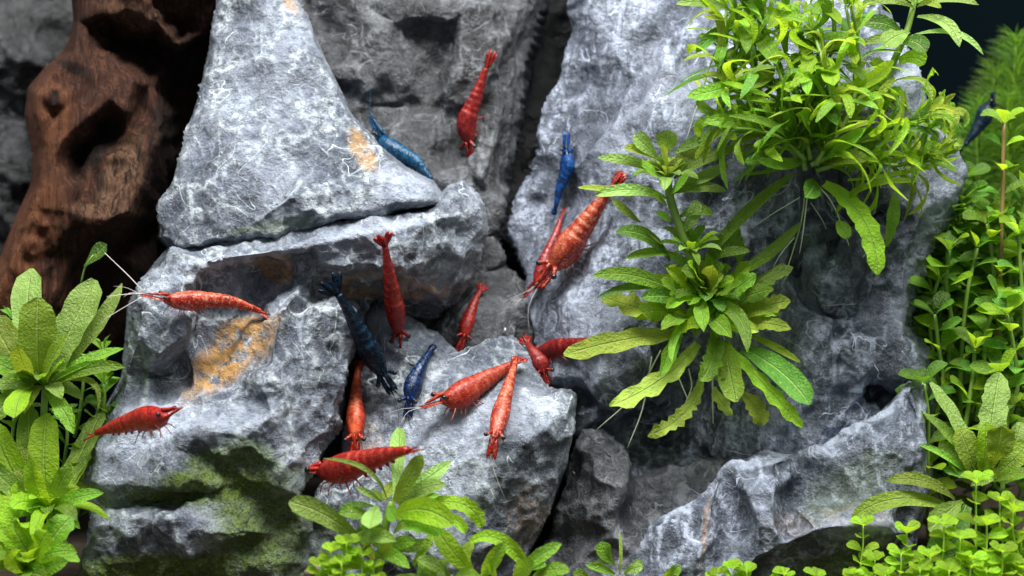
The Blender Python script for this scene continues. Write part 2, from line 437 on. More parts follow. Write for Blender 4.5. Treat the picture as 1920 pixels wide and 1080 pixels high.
# ------------------------------------------------------------------ the relief builder for stones and wood
ALLV, ALLF = [], []
def relief(name, label, cat, outline, polys, pts, mat, step=4.0, amp=1.0, seed=0, stains_shades=(), depth=420.0, rim=16.0,
           blur=1, grain=None, cells=(120, 46), amps=(26, 12, 9, 5.5, 2.4), aniso=None):
    """A solid stone: a folded front given by points (px, py, depth), rounded rims and side walls running back."""
    vs, dz, ed = [], [], []
    def addp(p):
        vs.append(Vector((p[0], p[1]))); dz.append(float(p[2])); return len(vs) - 1
    ids = [addp(p) for p in outline]
    ed += [(ids[i], ids[(i + 1) % len(ids)]) for i in range(len(ids))]
    for pl in polys:
        q = [addp(p) for p in pl]; ed += list(zip(q[:-1], q[1:]))
    for p in pts: addp(p)
    r = delaunay_2d_cdt(vs, ed, [], 0, 1e-4)
    rv = np.array([[v.x, v.y] for v in r[0]]); src = np.array([[v.x, v.y] for v in vs]); dz = np.array(dz)
    rd = np.empty(len(rv))
    for i, o in enumerate(r[3]):
        if len(o): rd[i] = dz[o[0]]
        else:
            dd = np.linalg.norm(src - rv[i], axis=1) + 1e-6; wgt = dd ** -3; rd[i] = (wgt * dz).sum() / wgt.sum()
    marg = step * 13
    O = np.array([[p[0], p[1], p[2]] for p in outline], float)
    x0, x1 = O[:, 0].min() - marg, O[:, 0].max() + marg; y0, y1 = O[:, 1].min() - marg, O[:, 1].max() + marg
    nx = int((x1 - x0) / step) + 2; ny = int((y1 - y0) / step) + 2
    gx, gy = np.meshgrid(x0 + np.arange(nx) * step, y0 + np.arange(ny) * step)
    dep = np.full((ny, nx), np.nan)
    for f in r[2]:
        a, b, c = (rv[i] for i in f)
        ix0 = max(0, int((min(a[0], b[0], c[0]) - x0) / step)); ix1 = min(nx, int((max(a[0], b[0], c[0]) - x0) / step) + 2)
        iy0 = max(0, int((min(a[1], b[1], c[1]) - y0) / step)); iy1 = min(ny, int((max(a[1], b[1], c[1]) - y0) / step) + 2)
        X = gx[iy0:iy1, ix0:ix1]; Y = gy[iy0:iy1, ix0:ix1]
        den = (b[1] - c[1]) * (a[0] - c[0]) + (c[0] - b[0]) * (a[1] - c[1])
        if abs(den) < 1e-9: continue
        w0 = ((b[1] - c[1]) * (X - c[0]) + (c[0] - b[0]) * (Y - c[1])) / den
        w1 = ((c[1] - a[1]) * (X - c[0]) + (a[0] - c[0]) * (Y - c[1])) / den
        w2 = 1 - w0 - w1
        ok = (w0 >= -1e-6) & (w1 >= -1e-6) & (w2 >= -1e-6)
        sub = dep[iy0:iy1, ix0:ix1]
        sub[ok] = (w0 * rd[f[0]] + w1 * rd[f[1]] + w2 * rd[f[2]])[ok]
    # distance to the outline
    px, py = gx.ravel(), gy.ravel(); best = np.full(len(px), 1e18); bx = np.zeros(len(px)); by = bx.copy(); bd = bx.copy()
    inside = np.zeros(len(px), bool)
    for i in range(len(O)):
        a, b = O[i], O[(i + 1) % len(O)]
        ex, ey = b[0] - a[0], b[1] - a[1]; L2 = ex * ex + ey * ey + 1e-9
        t = np.clip(((px - a[0]) * ex + (py - a[1]) * ey) / L2, 0, 1)
        qx, qy = a[0] + t * ex, a[1] + t * ey
        d2 = (px - qx) ** 2 + (py - qy) ** 2; k = d2 < best
        best[k] = d2[k]; bx[k] = qx[k]; by[k] = qy[k]; bd[k] = (a[2] + t * (b[2] - a[2]))[k]
        cr = ((a[1] > py) != (b[1] > py))
        with np.errstate(divide='ignore', invalid='ignore'):
            inside ^= cr & (px < (b[0] - a[0]) * (py - a[1]) / (b[1] - a[1] + 1e-12) + a[0])
    s = np.sqrt(best); sd = np.where(inside, -s, s)
    dp = dep.ravel(); dp = np.where(inside & ~np.isnan(dp), dp, bd)
    for _ in range(blur):
        g = dp.reshape(ny, nx); h = np.pad(g, 1, mode='edge')
        g2 = (h[:-2, 1:-1] + h[2:, 1:-1] + h[1:-1, :-2] + h[1:-1, 2:] + 2 * g) / 6
        dp = np.where(inside, g2.ravel(), dp)
    t = np.clip(rim + sd, 0, rim)                    # rounded rim inside
    dp = dp + np.where(inside, rim - np.sqrt(np.maximum(rim * rim - t * t, 0)), rim)
    over = np.maximum(sd, 0)
    X = np.where(inside, px, bx); Y = np.where(inside, py, by)
    dp = dp + over / marg * depth
    k = (D + dp) / D
    P = np.stack([(X - 960) * k, dp, (540 - Y) * k], 1)
    G = P.reshape(ny, nx, 3)
    du = np.gradient(G, axis=1); dv = np.gradient(G, axis=0)
    nn = np.cross(du.reshape(-1, 3), dv.reshape(-1, 3))
    ln = np.linalg.norm(nn, axis=1, keepdims=True); nn = nn / np.maximum(ln, 1e-9)
    if nn[inside][:, 1].mean() > 0: nn = -nn
    # smooth the normals so wrinkles never cross
    ng = nn.reshape(ny, nx, 3)
    for _ in range(8):
        h = np.pad(ng, ((1, 1), (1, 1), (0, 0)), mode='edge')
        ng = (h[:-2, 1:-1] + h[2:, 1:-1] + h[1:-1, :-2] + h[1:-1, 2:] + ng) / 5
    nn = ng.reshape(-1, 3); nn = nn / np.maximum(np.linalg.norm(nn, axis=1, keepdims=True), 1e-9)
    keep = sd < marg
    Q = P + seed * 911.0
    if grain is None:
        warp = np.stack([fbm(Q / 70, 2, seed + 40), fbm(Q / 70, 2, seed + 50), fbm(Q / 70, 2, seed + 60)], 1) * 22
        QS = Q.copy()
        if aniso is not None:
            A = np.array(aniso[:3], float); A /= np.linalg.norm(A); QS = Q - np.outer(Q @ A, A) * (1 - aniso[3])
        sc_, rc_ = scallop((QS + warp * .5) / 19.0, seed + 30)
        sd_, rd_ = scallop((Q + warp * .3) / 9.5, seed + 34)
        (sa_, ra_), (sb_, rb_) = scallop((QS + warp) / cells[0], seed), scallop((QS + warp) / cells[1], seed + 20)
        rough = np.clip(.6 + 1.3 * fbm(Q / 110, 2, seed + 90), 0.05, 1)     # some faces are chipped, some smooth
        disp = amps[0] * sa_ + amps[1] * sb_ + (amps[3] * 1.5 * sc_ + amps[4] * 1.6 * sd_) * rough
        disp += amps[2] * fbm(Q / 60, 4, seed + 3, 0.55) + amps[3] * .45 * fbm(Q / 24, 3, seed + 9, 0.55, True)
        ridge = np.maximum(ra_, rb_ * .8)
    else:
        A = np.array(grain, float); A /= np.linalg.norm(A)
        al = Q @ A; QQ = Q - np.outer(al, A) * 0.86
        ridge = np.zeros(len(px))
        kn = 0
        for kx_, ky_, kr_ in ((102, 186, 34), (205, 335, 70), (190, 60, 55), (310, 70, 60), (60, 470, 50), (330, 300, 70)):
            rr_ = np.hypot(px - kx_, (py - ky_) * .8) + 14 * fbm(Q / 40, 2, seed + 21)
            kn = kn + np.sin(rr_ / 5.2) * np.exp(-(rr_ / kr_) ** 2)
        edge_fade = np.clip(np.where(inside, s, 0) / 26.0, .12, 1)
        disp = 6.5 * kn + 9 * fbm(QQ / 34, 3, seed, 0.5) + 4 * fbm(QQ / 12, 3, seed + 5, 0.5, True) + 8 * fbm(Q / 90, 3, seed + 8)
        disp = disp * edge_fade
    P = P + nn * (disp * amp * np.where(inside, 1.0, np.maximum(.25, 1 - over / (step * 4))))[:, None]
    # stains
    st = np.zeros((len(px), 4)); st[:, 3] = ridge
    for ch, cx, cy, rx, ry, ang, stg in stains_shades:  # ochre, algae and pale blobs; on the driftwood also painted shade
        ca, sa = math.cos(math.radians(ang)), math.sin(math.radians(ang))
        ux = ((px - cx) * ca + (py - cy) * sa) / rx; uy = (-(px - cx) * sa + (py - cy) * ca) / ry
        rr = np.sqrt(ux * ux + uy * uy) + 0.28 * fbm(P / 45, 3, seed + 70)
        st[:, ch] = np.maximum(st[:, ch], stg * np.clip((1.1 - rr) / 0.45, 0, 1))
    idx = -np.ones(len(px), np.int64); idx[keep] = np.arange(keep.sum())
    ii = np.arange(nx * ny).reshape(ny, nx)
    q = np.stack([ii[:-1, :-1], ii[1:, :-1], ii[1:, 1:], ii[:-1, 1:]], -1).reshape(-1, 4)
    q = q[keep[q].all(1)]; F = idx[q]
    V = P[keep]
    base = np.array([V[:, 0].mean(), V[:, 1].mean(), V[:, 2].min()])
    o = mk(name, V, F, mat, None, True, base, attr={'stain': st[keep]})
    off = sum(len(v) for v in ALLV)
    ALLV.append(V); ALLF.append(F + off)
    return tag(o, label, cat)

# ------------------------------------------------------------------ the setting
def sheet(name, mat, xs, ys, zf, kind='structure'):
    V, F = [], []
    for j, y in enumerate(ys):
        for i, x in enumerate(xs): V.append((x, y, zf(x, y)))
    n = len(xs)
    for j in range(len(ys) - 1):
        for i in range(n - 1): F.append((j * n + i, j * n + i + 1, (j + 1) * n + i + 1, (j + 1) * n + i))
    return tag(mk(name, V, F, mat), kind=kind)
xs = np.arange(-2600, 2601, 40.); ys = np.arange(-700, 1901, 40.)
gh = {}
pp = np.array([(x, y, 0.) for y in ys for x in xs]); hh = 14 * fbm(pp / 60, 3, 5) + 20 * fbm(pp / 300, 2, 8)
hm = hh.reshape(len(ys), len(xs))
sheet('substrate', M['soil'], xs, ys, lambda x, y: -575 + hm[int((y + 700) // 40), int((x + 2600) // 40)])
Vb = [(-3200, 1700, -700), (3200, 1700, -700), (3200, 1700, 2600), (-3200, 1700, 2600),
      (-3200, 1760, -700), (3200, 1760, -700), (3200, 1760, 2600), (-3200, 1760, 2600)]
tag(mk('tank_back', Vb, [(0, 1, 2, 3), (7, 6, 5, 4), (0, 4, 5, 1), (3, 2, 6, 7), (0, 3, 7, 4), (1, 5, 6, 2)], M['back'], smooth=False), kind='structure')

# ------------------------------------------------------------------ stones
relief('stone', 'tall triangular pale grey stone beside the brown driftwood', 'stone',
    [(412, -60, 210), (540, -60, 200), (560, 10, 170), (590, 70, 150), (625, 140, 130), (662, 215, 110), (700, 262, 95), (760, 312, 75), (812, 340, 60),
     (830, 380, 55), (760, 394, 30), (680, 408, 18), (600, 427, 8), (560, 439, 4), (480, 454, -6), (360, 472, -4), (325, 472, 10),
     (298, 445, 30), (305, 385, 50), (325, 340, 70), (345, 270, 95), (368, 200, 120), (385, 120, 150), (400, 50, 180)],
    [[(330, 446, 5), (400, 444, -14), (465, 426, -20), (530, 412, -16), (600, 406, -8), (680, 392, 4), (770, 372, 20)],
     [(500, 0, 150), (520, 110, 95), (545, 220, 60), (560, 300, 15), (545, 370, -40)]],
    [(470, 200, 75), (440, 300, 20), (600, 250, 75), (640, 300, 45), (390, 370, -10), (640, 225, 98), (650, 350, 0), (720, 335, 28), (450, 100, 130), (420, 200, 100), (770, 340, 38)],
    M['rock_a'], step=3.4, seed=3, amp=0.85, amps=(32, 15, 9, 5, 2.0),
    stains_shades=[(2, 540, 60, 60, 60, 0, .5), (2, 480, 290, 60, 40, -20, .5), (0, 680, 285, 50, 20, 60, .65), (0, 545, 15, 22, 14, 50, .7), (2, 760, 345, 70, 40, 20, .8), (1, 520, 425, 110, 16, -8, .45), (2, 500, 180, 90, 200, 10, .35)])

relief('stone', 'large craggy stone with an ochre stain and green algae under the triangular one', 'stone',
    [(318, 462, 10), (440, 446, 5), (545, 432, 8), (620, 418, 14), (720, 398, 26), (812, 384, 44), (838, 348, 90), (870, 338, 100), (905, 385, 115), (912, 440, 125),
     (895, 500, 140), (855, 560, 190), (800, 590, 210), (740, 590, 200), (705, 570, 150), (690, 600, 110), (672, 650, 80), (656, 720, 60), (642, 800, 30), (600, 860, 5), (562, 920, -25),
     (552, 948, -25), (585, 985, -5), (600, 1130, 10), (130, 1130, -50), (160, 1050, -60), (172, 985, -50), (160, 900, -35), (176, 830, -25), (202, 760, -5), (232, 700, 10),
     (234, 640, 5), (240, 580, 10), (256, 540, 20), (290, 492, 30)],
    [[(300, 505, -15), (400, 486, -52), (500, 474, -48), (600, 456, -34), (700, 436, -18), (800, 420, 12), (870, 400, 55)],
     [(590, 504, -15), (640, 502, -15), (710, 503, -2), (790, 490, 22), (860, 480, 70)],
     [(600, 535, 60), (660, 545, 95), (740, 560, 130), (820, 555, 140)],
     [(262, 560, -50), (252, 640, -60), (300, 668, -62), (342, 628, -50), (335, 560, -35)], [(352, 650, 25), (362, 600, 30), (360, 560, 20)],
     [(272, 698, 30), (300, 704, 62), (328, 702, 50)],
     [(575, 528, 5), (522, 590, -55), (506, 680, -85), (508, 780, -95), (532, 880, -85)], [(500, 600, 10), (484, 680, -15)],
     [(640, 560, 20), (668, 620, 30), (645, 720, 5), (630, 800, -10)],
     [(186, 850, -65), (260, 862, -88), (330, 842, -100), (400, 808, -108), (450, 815, -106), (490, 858, -86), (515, 925, -60)],
     [(184, 905, -85), (280, 912, -120), (360, 898, -122)], [(200, 948, -50), (320, 942, -60), (420, 912, -66), (480, 930, -50)],
     [(180, 990, -90), (255, 970, -112), (330, 972, -115), (400, 1002, -118), (455, 1000, -95)],
     [(200, 1060, -85), (330, 1055, -88), (440, 1045, -70)]],
    [(505, 515, 48), (450, 512, 8), (545, 508, 38), (420, 650, 15), (350, 725, -30), (440, 600, 40), (480, 556, 60), (580, 640, -10), (570, 740, -30), (600, 820, -15), (300, 770, -50), (230, 790, -35),
     (400, 770, -75), (450, 720, -40), (420, 870, -70), (460, 866, -66), (560, 600, -5), (700, 465, -12), (650, 470, -22), (370, 520, -25), (780, 450, 10), (880, 440, 95), (860, 365, 85), (520, 1000, -20)],
    M['rock_a'], step=3.4, seed=11, amp=0.95, amps=(38, 20, 10, 6, 2.2),
    stains_shades=[(0, 430, 665, 120, 46, -38, .95), (0, 515, 500, 45, 28, 10, .55), (0, 720, 540, 130, 26, 0, .5), (1, 400, 915, 190, 40, -6, 1.), (1, 440, 880, 90, 60, 0, .85), (1, 500, 960, 120, 70, 0, .9), (1, 500, 1020, 110, 90, 0, .9), (1, 300, 1068, 260, 30, 0, 1.),
            (1, 470, 860, 60, 40, 20, .6), (2, 300, 790, 130, 48, -10, .95), (2, 420, 488, 130, 18, -8, .7), (2, 690, 430, 120, 16, -12, .7), (2, 450, 790, 90, 40, 0, .6), (2, 300, 520, 70, 30, 0, .5), (2, 545, 900, 50, 60, 0, .8), (2, 470, 560, 70, 40, 0, .5), (2, 870, 430, 40, 80, 0, .35)])

relief('stone', 'pale wedge stone with a sharp front edge among the shrimp', 'stone',
    [(676, 650, 140), (690, 600, 150), (708, 566, 170), (760, 584, 160), (812, 626, 150), (860, 664, 150), (905, 652, 160), (960, 632, 170), (1000, 660, 150), (1020, 720, 90),
     (1078, 742, 60), (1072, 800, 50), (1062, 880, 45), (1030, 962, 50), (995, 1040, 60), (970, 1130, 60), (540, 1130, 30), (570, 960, 40), (630, 860, 75), (648, 760, 110)],
    [[(1070, 750, 30), (1035, 790, -25), (985, 830, -55), (935, 880, -65), (890, 935, -70), (862, 1010, -75), (840, 1120, -70)],
     [(800, 800, 20), (870, 790, 5), (940, 770, 0), (1010, 748, 10), (1060, 742, 35)],
     [(700, 860, 45), (720, 760, 80), (760, 690, 105)]],
    [(760, 640, 125), (800, 700, 90), (840, 830, -5), (760, 900, -5), (850, 900, -40), (800, 980, -45), (730, 960, 0), (900, 720, 70), (960, 700, 70), (870, 850, -30), (930, 830, -40),
     (1000, 900, -10), (960, 970, -20), (1040, 860, 10), (930, 1060, -20), (650, 940, 30), (660, 1050, 20), (680, 800, 90), (770, 1060, -50)],
    M['rock_a'], step=3.4, seed=23, amp=0.85, amps=(34, 18, 9, 5, 2.0),
    stains_shades=[(2, 930, 780, 150, 50, -8, .75), (2, 810, 880, 110, 110, 0, .6), (0, 1000, 960, 50, 70, 20, .22), (1, 620, 1030, 60, 60, 0, .4), (2, 740, 620, 60, 40, 20, .4), (0, 690, 840, 30, 60, 10, .25)])

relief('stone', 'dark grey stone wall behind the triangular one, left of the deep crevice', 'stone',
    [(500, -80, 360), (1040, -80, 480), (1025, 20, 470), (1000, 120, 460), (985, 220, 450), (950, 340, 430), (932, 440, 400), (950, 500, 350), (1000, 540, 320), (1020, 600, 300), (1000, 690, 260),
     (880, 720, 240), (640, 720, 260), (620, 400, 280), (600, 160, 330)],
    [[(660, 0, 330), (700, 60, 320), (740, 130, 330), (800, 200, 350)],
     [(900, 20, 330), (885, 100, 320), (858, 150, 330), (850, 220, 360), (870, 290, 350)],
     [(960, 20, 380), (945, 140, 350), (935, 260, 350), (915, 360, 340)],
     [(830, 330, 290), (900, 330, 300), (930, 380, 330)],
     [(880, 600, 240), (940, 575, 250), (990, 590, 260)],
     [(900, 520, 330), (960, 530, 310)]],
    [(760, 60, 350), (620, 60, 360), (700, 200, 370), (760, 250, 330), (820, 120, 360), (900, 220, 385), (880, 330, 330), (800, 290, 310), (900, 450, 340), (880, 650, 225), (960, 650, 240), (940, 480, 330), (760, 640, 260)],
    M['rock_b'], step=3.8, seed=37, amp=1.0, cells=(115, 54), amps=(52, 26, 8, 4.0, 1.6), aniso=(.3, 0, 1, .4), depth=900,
    stains_shades=[(2, 860, 400, 60, 90, 0, .3), (2, 930, 600, 70, 40, -20, .4), (2, 700, 20, 60, 30, 30, .4)])

relief('stone', 'backing stone deep inside the crevice, blackened for its shade', 'stone',
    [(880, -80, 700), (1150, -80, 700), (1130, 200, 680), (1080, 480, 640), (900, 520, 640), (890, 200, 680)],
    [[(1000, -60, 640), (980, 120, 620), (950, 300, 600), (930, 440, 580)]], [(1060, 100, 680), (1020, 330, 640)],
    M['rock_e'], step=7, seed=99, amp=1.4)  # added backing, the crevice's shade put into its black colour

relief('stone', 'broad grey stone carrying the leafy plants, right of the deep crevice', 'stone',
    [(1062, -80, 400), (1600, -80, 280), (1650, 20, 210), (1690, 70, 180), (1728, 150, 150), (1745, 220, 140), (1788, 278, 140), (1798, 325, 145), (1776, 400, 165), (1738, 468, 175), (1714, 540, 170),
     (1698, 612, 160), (1740, 680, 150), (1745, 760, 170), (1690, 880, 150), (1400, 930, 170), (1100, 930, 190), (1066, 830, 230), (1072, 750, 250), (1030, 700, 240), (1000, 640, 260), (985, 560, 290), (985, 520, 300), (960, 440, 360),
     (975, 380, 380), (1010, 330, 390), (1030, 240, 400), (1060, 150, 410), (1080, 60, 410)],
    [[(1080, 440, 270), (1120, 530, 180), (1165, 620, 125), (1195, 690, 110)],
     [(1040, 330, 330), (1100, 290, 270), (1180, 290, 230), (1220, 330, 220)],
     [(1690, 120, 140), (1725, 230, 105), (1760, 310, 100), (1720, 420, 110), (1700, 480, 115), (1692, 600, 120)],
     [(1290, 300, 160), (1340, 290, 130), (1390, 330, 140), (1370, 380, 160)],
     [(1480, 690, 150), (1560, 660, 110), (1620, 640, 90), (1690, 632, 100), (1735, 700, 105)],
     [(1500, 560, 190), (1560, 600, 165), (1640, 590, 140)],
     [(1602, 744, 150), (1640, 734, 205), (1672, 732, 190)],
     [(1400, 770, 175), (1480, 770, 145), (1545, 720, 120), (1600, 710, 125)], [(1380, 850, 165), (1460, 830, 150), (1540, 812, 140), (1610, 778, 140)],
     [(1110, 640, 165), (1080, 600, 210), (1050, 560, 250)],
     [(1672, 440, 105), (1600, 488, 115), (1535, 528, 130)], [(1650, 398, 195), (1572, 436, 220), (1490, 486, 240)], [(1420, 612, 150), (1475, 640, 135), (1540, 628, 118)],
     [(1240, 120, 225), (1200, 200, 225), (1150, 260, 245)], [(1200, 90, 305), (1160, 170, 310)], [(1330, 420, 165), (1290, 480, 160), (1240, 560, 165)],
     [(1075, 770, 225), (1140, 770, 200), (1200, 740, 160)]],
    [(1180, 150, 300), (1130, 60, 330), (1250, 60, 270), (1300, 150, 230), (1130, 220, 310), (1150, 380, 240), (1100, 700, 190), (1060, 640, 235), (1250, 420, 220), (1450, 450, 225), (1410, 560, 215), (1500, 400, 215), (1440, 520, 175), (1520, 470, 175), (1480, 580, 165), (1560, 640, 125),
     (1560, 480, 210), (1600, 400, 170), (1640, 500, 150), (1660, 250, 110), (1560, 220, 150), (1440, 180, 180), (1620, 100, 170), (1500, 60, 220), (1640, 340, 120), (1500, 740, 150), (1580, 690, 112),
     (1660, 690, 110), (1200, 800, 300), (1270, 810, 300), (1230, 650, 200), (1330, 650, 220), (1400, 700, 200), (1080, 380, 310), (1040, 480, 300)],
    M['rock_c'], step=3.8, seed=51, amp=1.0, cells=(110, 48), amps=(50, 26, 8, 4.5, 1.8), aniso=(.42, 0, 1, .36), depth=700,
    stains_shades=[(2, 1150, 300, 70, 50, 0, .35), (2, 1720, 300, 70, 130, -10, .9), (2, 1700, 120, 60, 110, 15, .8), (2, 1130, 620, 60, 90, -20, .4), (2, 1690, 540, 20, 90, 5, .6)])

relief('stone', 'folded slate stone with a pale wavy crest, lowest at the right', 'stone',
    [(1170, 1130, 20), (1188, 1050, 10), (1215, 1000, 10), (1240, 972, 15), (1298, 950, 20), (1328, 915, 30), (1348, 880, 35), (1372, 856, 35), (1402, 860, 35), (1440, 846, 40), (1490, 850, 45), (1540, 842, 50), (1575, 815, 55),
     (1602, 790, 60), (1640, 774, 65), (1662, 758, 70), (1682, 736, 75), (1704, 716, 80), (1742, 705, 95), (1752, 760, 85), (1748, 830, 60), (1744, 920, 40), (1720, 1000, 30), (1700, 1130, 30)],
    [[(1345, 895, 5), (1330, 960, -25), (1318, 1040, -35), (1312, 1120, -30)],
     [(1375, 865, 20), (1400, 920, -35), (1425, 985, -60), (1410, 1060, -50)],
     [(1360, 900, 30), (1372, 960, 20), (1365, 1030, 0)],
     [(1455, 860, 5), (1450, 920, -40), (1452, 990, -65)],
     [(1540, 850, 40), (1505, 890, 55), (1482, 940, 45), (1480, 985, 20)],
     [(1600, 800, 25), (1640, 840, 5), (1660, 900, 5)],
     [(1700, 725, 40), (1725, 780, 25), (1730, 860, 20)],
     [(1470, 1020, -55), (1530, 990, -70), (1600, 982, -66), (1670, 1000, -50)],
     [(1480, 1060, 10), (1560, 1065, 5), (1640, 1055, 5)]],
    [(1250, 1000, -15), (1270, 1070, -30), (1580, 860, 30), (1560, 930, 35), (1600, 940, 10), (1660, 960, -20), (1680, 800, 25), (1650, 790, 40), (1220, 1060, -10), (1430, 880, 0)],
    M['rock_c'], step=3.2, seed=67, amp=0.8, cells=(95, 44), amps=(36, 20, 9, 5, 2.0), aniso=(.25, 0, 1, .6),
    stains_shades=[(2, 1740, 712, 20, 12, -25, .85), (2, 1690, 728, 24, 12, -25, .85), (2, 1650, 770, 30, 12, -25, .85), (2, 1595, 798, 34, 12, -25, .85), (2, 1548, 838, 34, 12, -25, .85), (2, 1450, 850, 50, 12, -25, .85), (2, 1390, 862, 34, 14, -25, .85), (2, 1335, 908, 34, 14, -25, .85), (2, 1275, 958, 40, 14, -25, .85), (2, 1205, 1020, 34, 16, -25, .85), (0, 1560, 975, 140, 30, -5, .12), (1, 1590, 910, 120, 45, -30, .3), (2, 1580, 990, 90, 22, 0, .5), (2, 1420, 930, 30, 60, 10, .3), (1, 1600, 1070, 130, 30, 0, .7), (0, 1322, 1000, 7, 90, 3, .35)])

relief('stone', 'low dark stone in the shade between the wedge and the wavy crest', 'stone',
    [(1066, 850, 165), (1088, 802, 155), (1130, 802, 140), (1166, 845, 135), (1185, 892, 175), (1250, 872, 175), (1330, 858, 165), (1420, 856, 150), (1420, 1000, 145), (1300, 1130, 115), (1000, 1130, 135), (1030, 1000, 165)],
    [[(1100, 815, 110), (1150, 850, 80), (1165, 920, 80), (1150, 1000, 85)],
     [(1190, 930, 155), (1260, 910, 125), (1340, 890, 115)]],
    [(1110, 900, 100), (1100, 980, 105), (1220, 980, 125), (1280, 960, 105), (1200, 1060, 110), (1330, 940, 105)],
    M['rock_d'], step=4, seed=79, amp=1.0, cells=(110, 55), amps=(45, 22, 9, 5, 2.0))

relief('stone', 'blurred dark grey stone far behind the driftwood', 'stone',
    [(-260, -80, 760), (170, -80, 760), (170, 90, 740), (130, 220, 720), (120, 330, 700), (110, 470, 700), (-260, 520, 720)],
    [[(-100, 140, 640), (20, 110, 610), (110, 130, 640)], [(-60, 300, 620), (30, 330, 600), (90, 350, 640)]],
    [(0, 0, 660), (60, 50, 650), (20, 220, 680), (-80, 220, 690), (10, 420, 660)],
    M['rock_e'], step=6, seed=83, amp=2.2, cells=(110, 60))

tag(relief('driftwood', 'gnarled reddish brown driftwood with a hollow knot beside the pale triangular stone', 'driftwood',
    [(128, -80, 220), (440, -80, 220), (430, 60, 380), (420, 240, 430), (380, 400, 430), (340, 560, 370), (260, 640, 370), (120, 680, 330), (-60, 700, 280), (-60, 560, 260), (0, 482, 250), (28, 410, 245), (58, 345, 245), (62, 290, 245), (46, 215, 245), (52, 165, 250),
     (88, 122, 265), (124, 96, 285), (138, 40, 295)],
    [[(118, 350, 160), (105, 300, 165), (120, 262, 165), (160, 225, 172), (205, 185, 180), (235, 210, 190)],
     [(118, 385, 160), (150, 405, 165), (200, 412, 165), (240, 395, 180), (268, 340, 200), (290, 270, 225), (300, 235, 240)],
     [(138, 320, 235), (150, 290, 270), (176, 262, 262), (190, 236, 275), (208, 218, 245)], [(160, 318, 222), (182, 284, 226), (196, 262, 250)],
     [(165, 345, 210), (190, 330, 205), (215, 290, 225), (235, 250, 250)],
     [(160, 370, 195), (200, 385, 190), (235, 350, 205), (262, 290, 230)],
     [(140, 100, 190), (170, 130, 200), (215, 140, 215), (250, 150, 235)],
     [(205, 60, 330), (240, 85, 360), (290, 95, 370), (330, 110, 360)],
     [(200, 25, 220), (250, 20, 220), (310, 55, 235), (330, 85, 250)],
     [(75, 180, 165), (85, 270, 165), (70, 380, 160), (20, 500, 150), (-40, 600, 150)]],
    [(90, 150, 190), (110, 190, 170), (100, 215, 185), (130, 210, 175), (160, 170, 190), (150, 40, 230), (340, 200, 420), (330, 320, 420), (300, 420, 400), (340, 60, 330), (250, -40, 200), (220, 470, 300), (140, 480, 230), (80, 480, 190), (200, 560, 330), (80, 580, 200), (260, 200, 300), (280, 160, 290), (380, 60, 310), (180, 80, 260)],
    M['wood'], step=3.6, seed=91, amp=0.8, grain=(0.25, 0.1, 1.0), rim=34, depth=380,
    stains_shades=[(0, 90, 230, 50, 110, 8, .9), (0, 50, 450, 50, 170, 22, .95), (1, 180, 280, 30, 90, 35, .95), (1, 280, 100, 90, 40, 15, .95), (1, 335, 300, 70, 330, 8, .85), (1, 240, 540, 140, 110, 0, .8), (1, 103, 185, 13, 15, 0, .9), (1, 190, 345, 10, 34, 20, .9), (1, 250, 300, 9, 60, 20, .8), (1, 140, 130, 40, 12, 25, .8),  # channel one darkens hollows and right side as painted shade
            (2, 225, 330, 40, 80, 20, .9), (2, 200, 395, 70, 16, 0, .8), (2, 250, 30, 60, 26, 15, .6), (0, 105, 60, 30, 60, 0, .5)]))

AV = np.concatenate(ALLV); AF = np.concatenate(ALLF)
BVH = BVHTree.FromPolygons([Vector(v) for v in AV], AF.tolist())
CAM = Vector((0, -D, 0))
def surf(px, py, default=300.0):
    dirv = Vector(W(px, py, 0)) - CAM
    h = BVH.ray_cast(CAM, dirv.normalized())
    return h[0].y if h[0] is not None else default

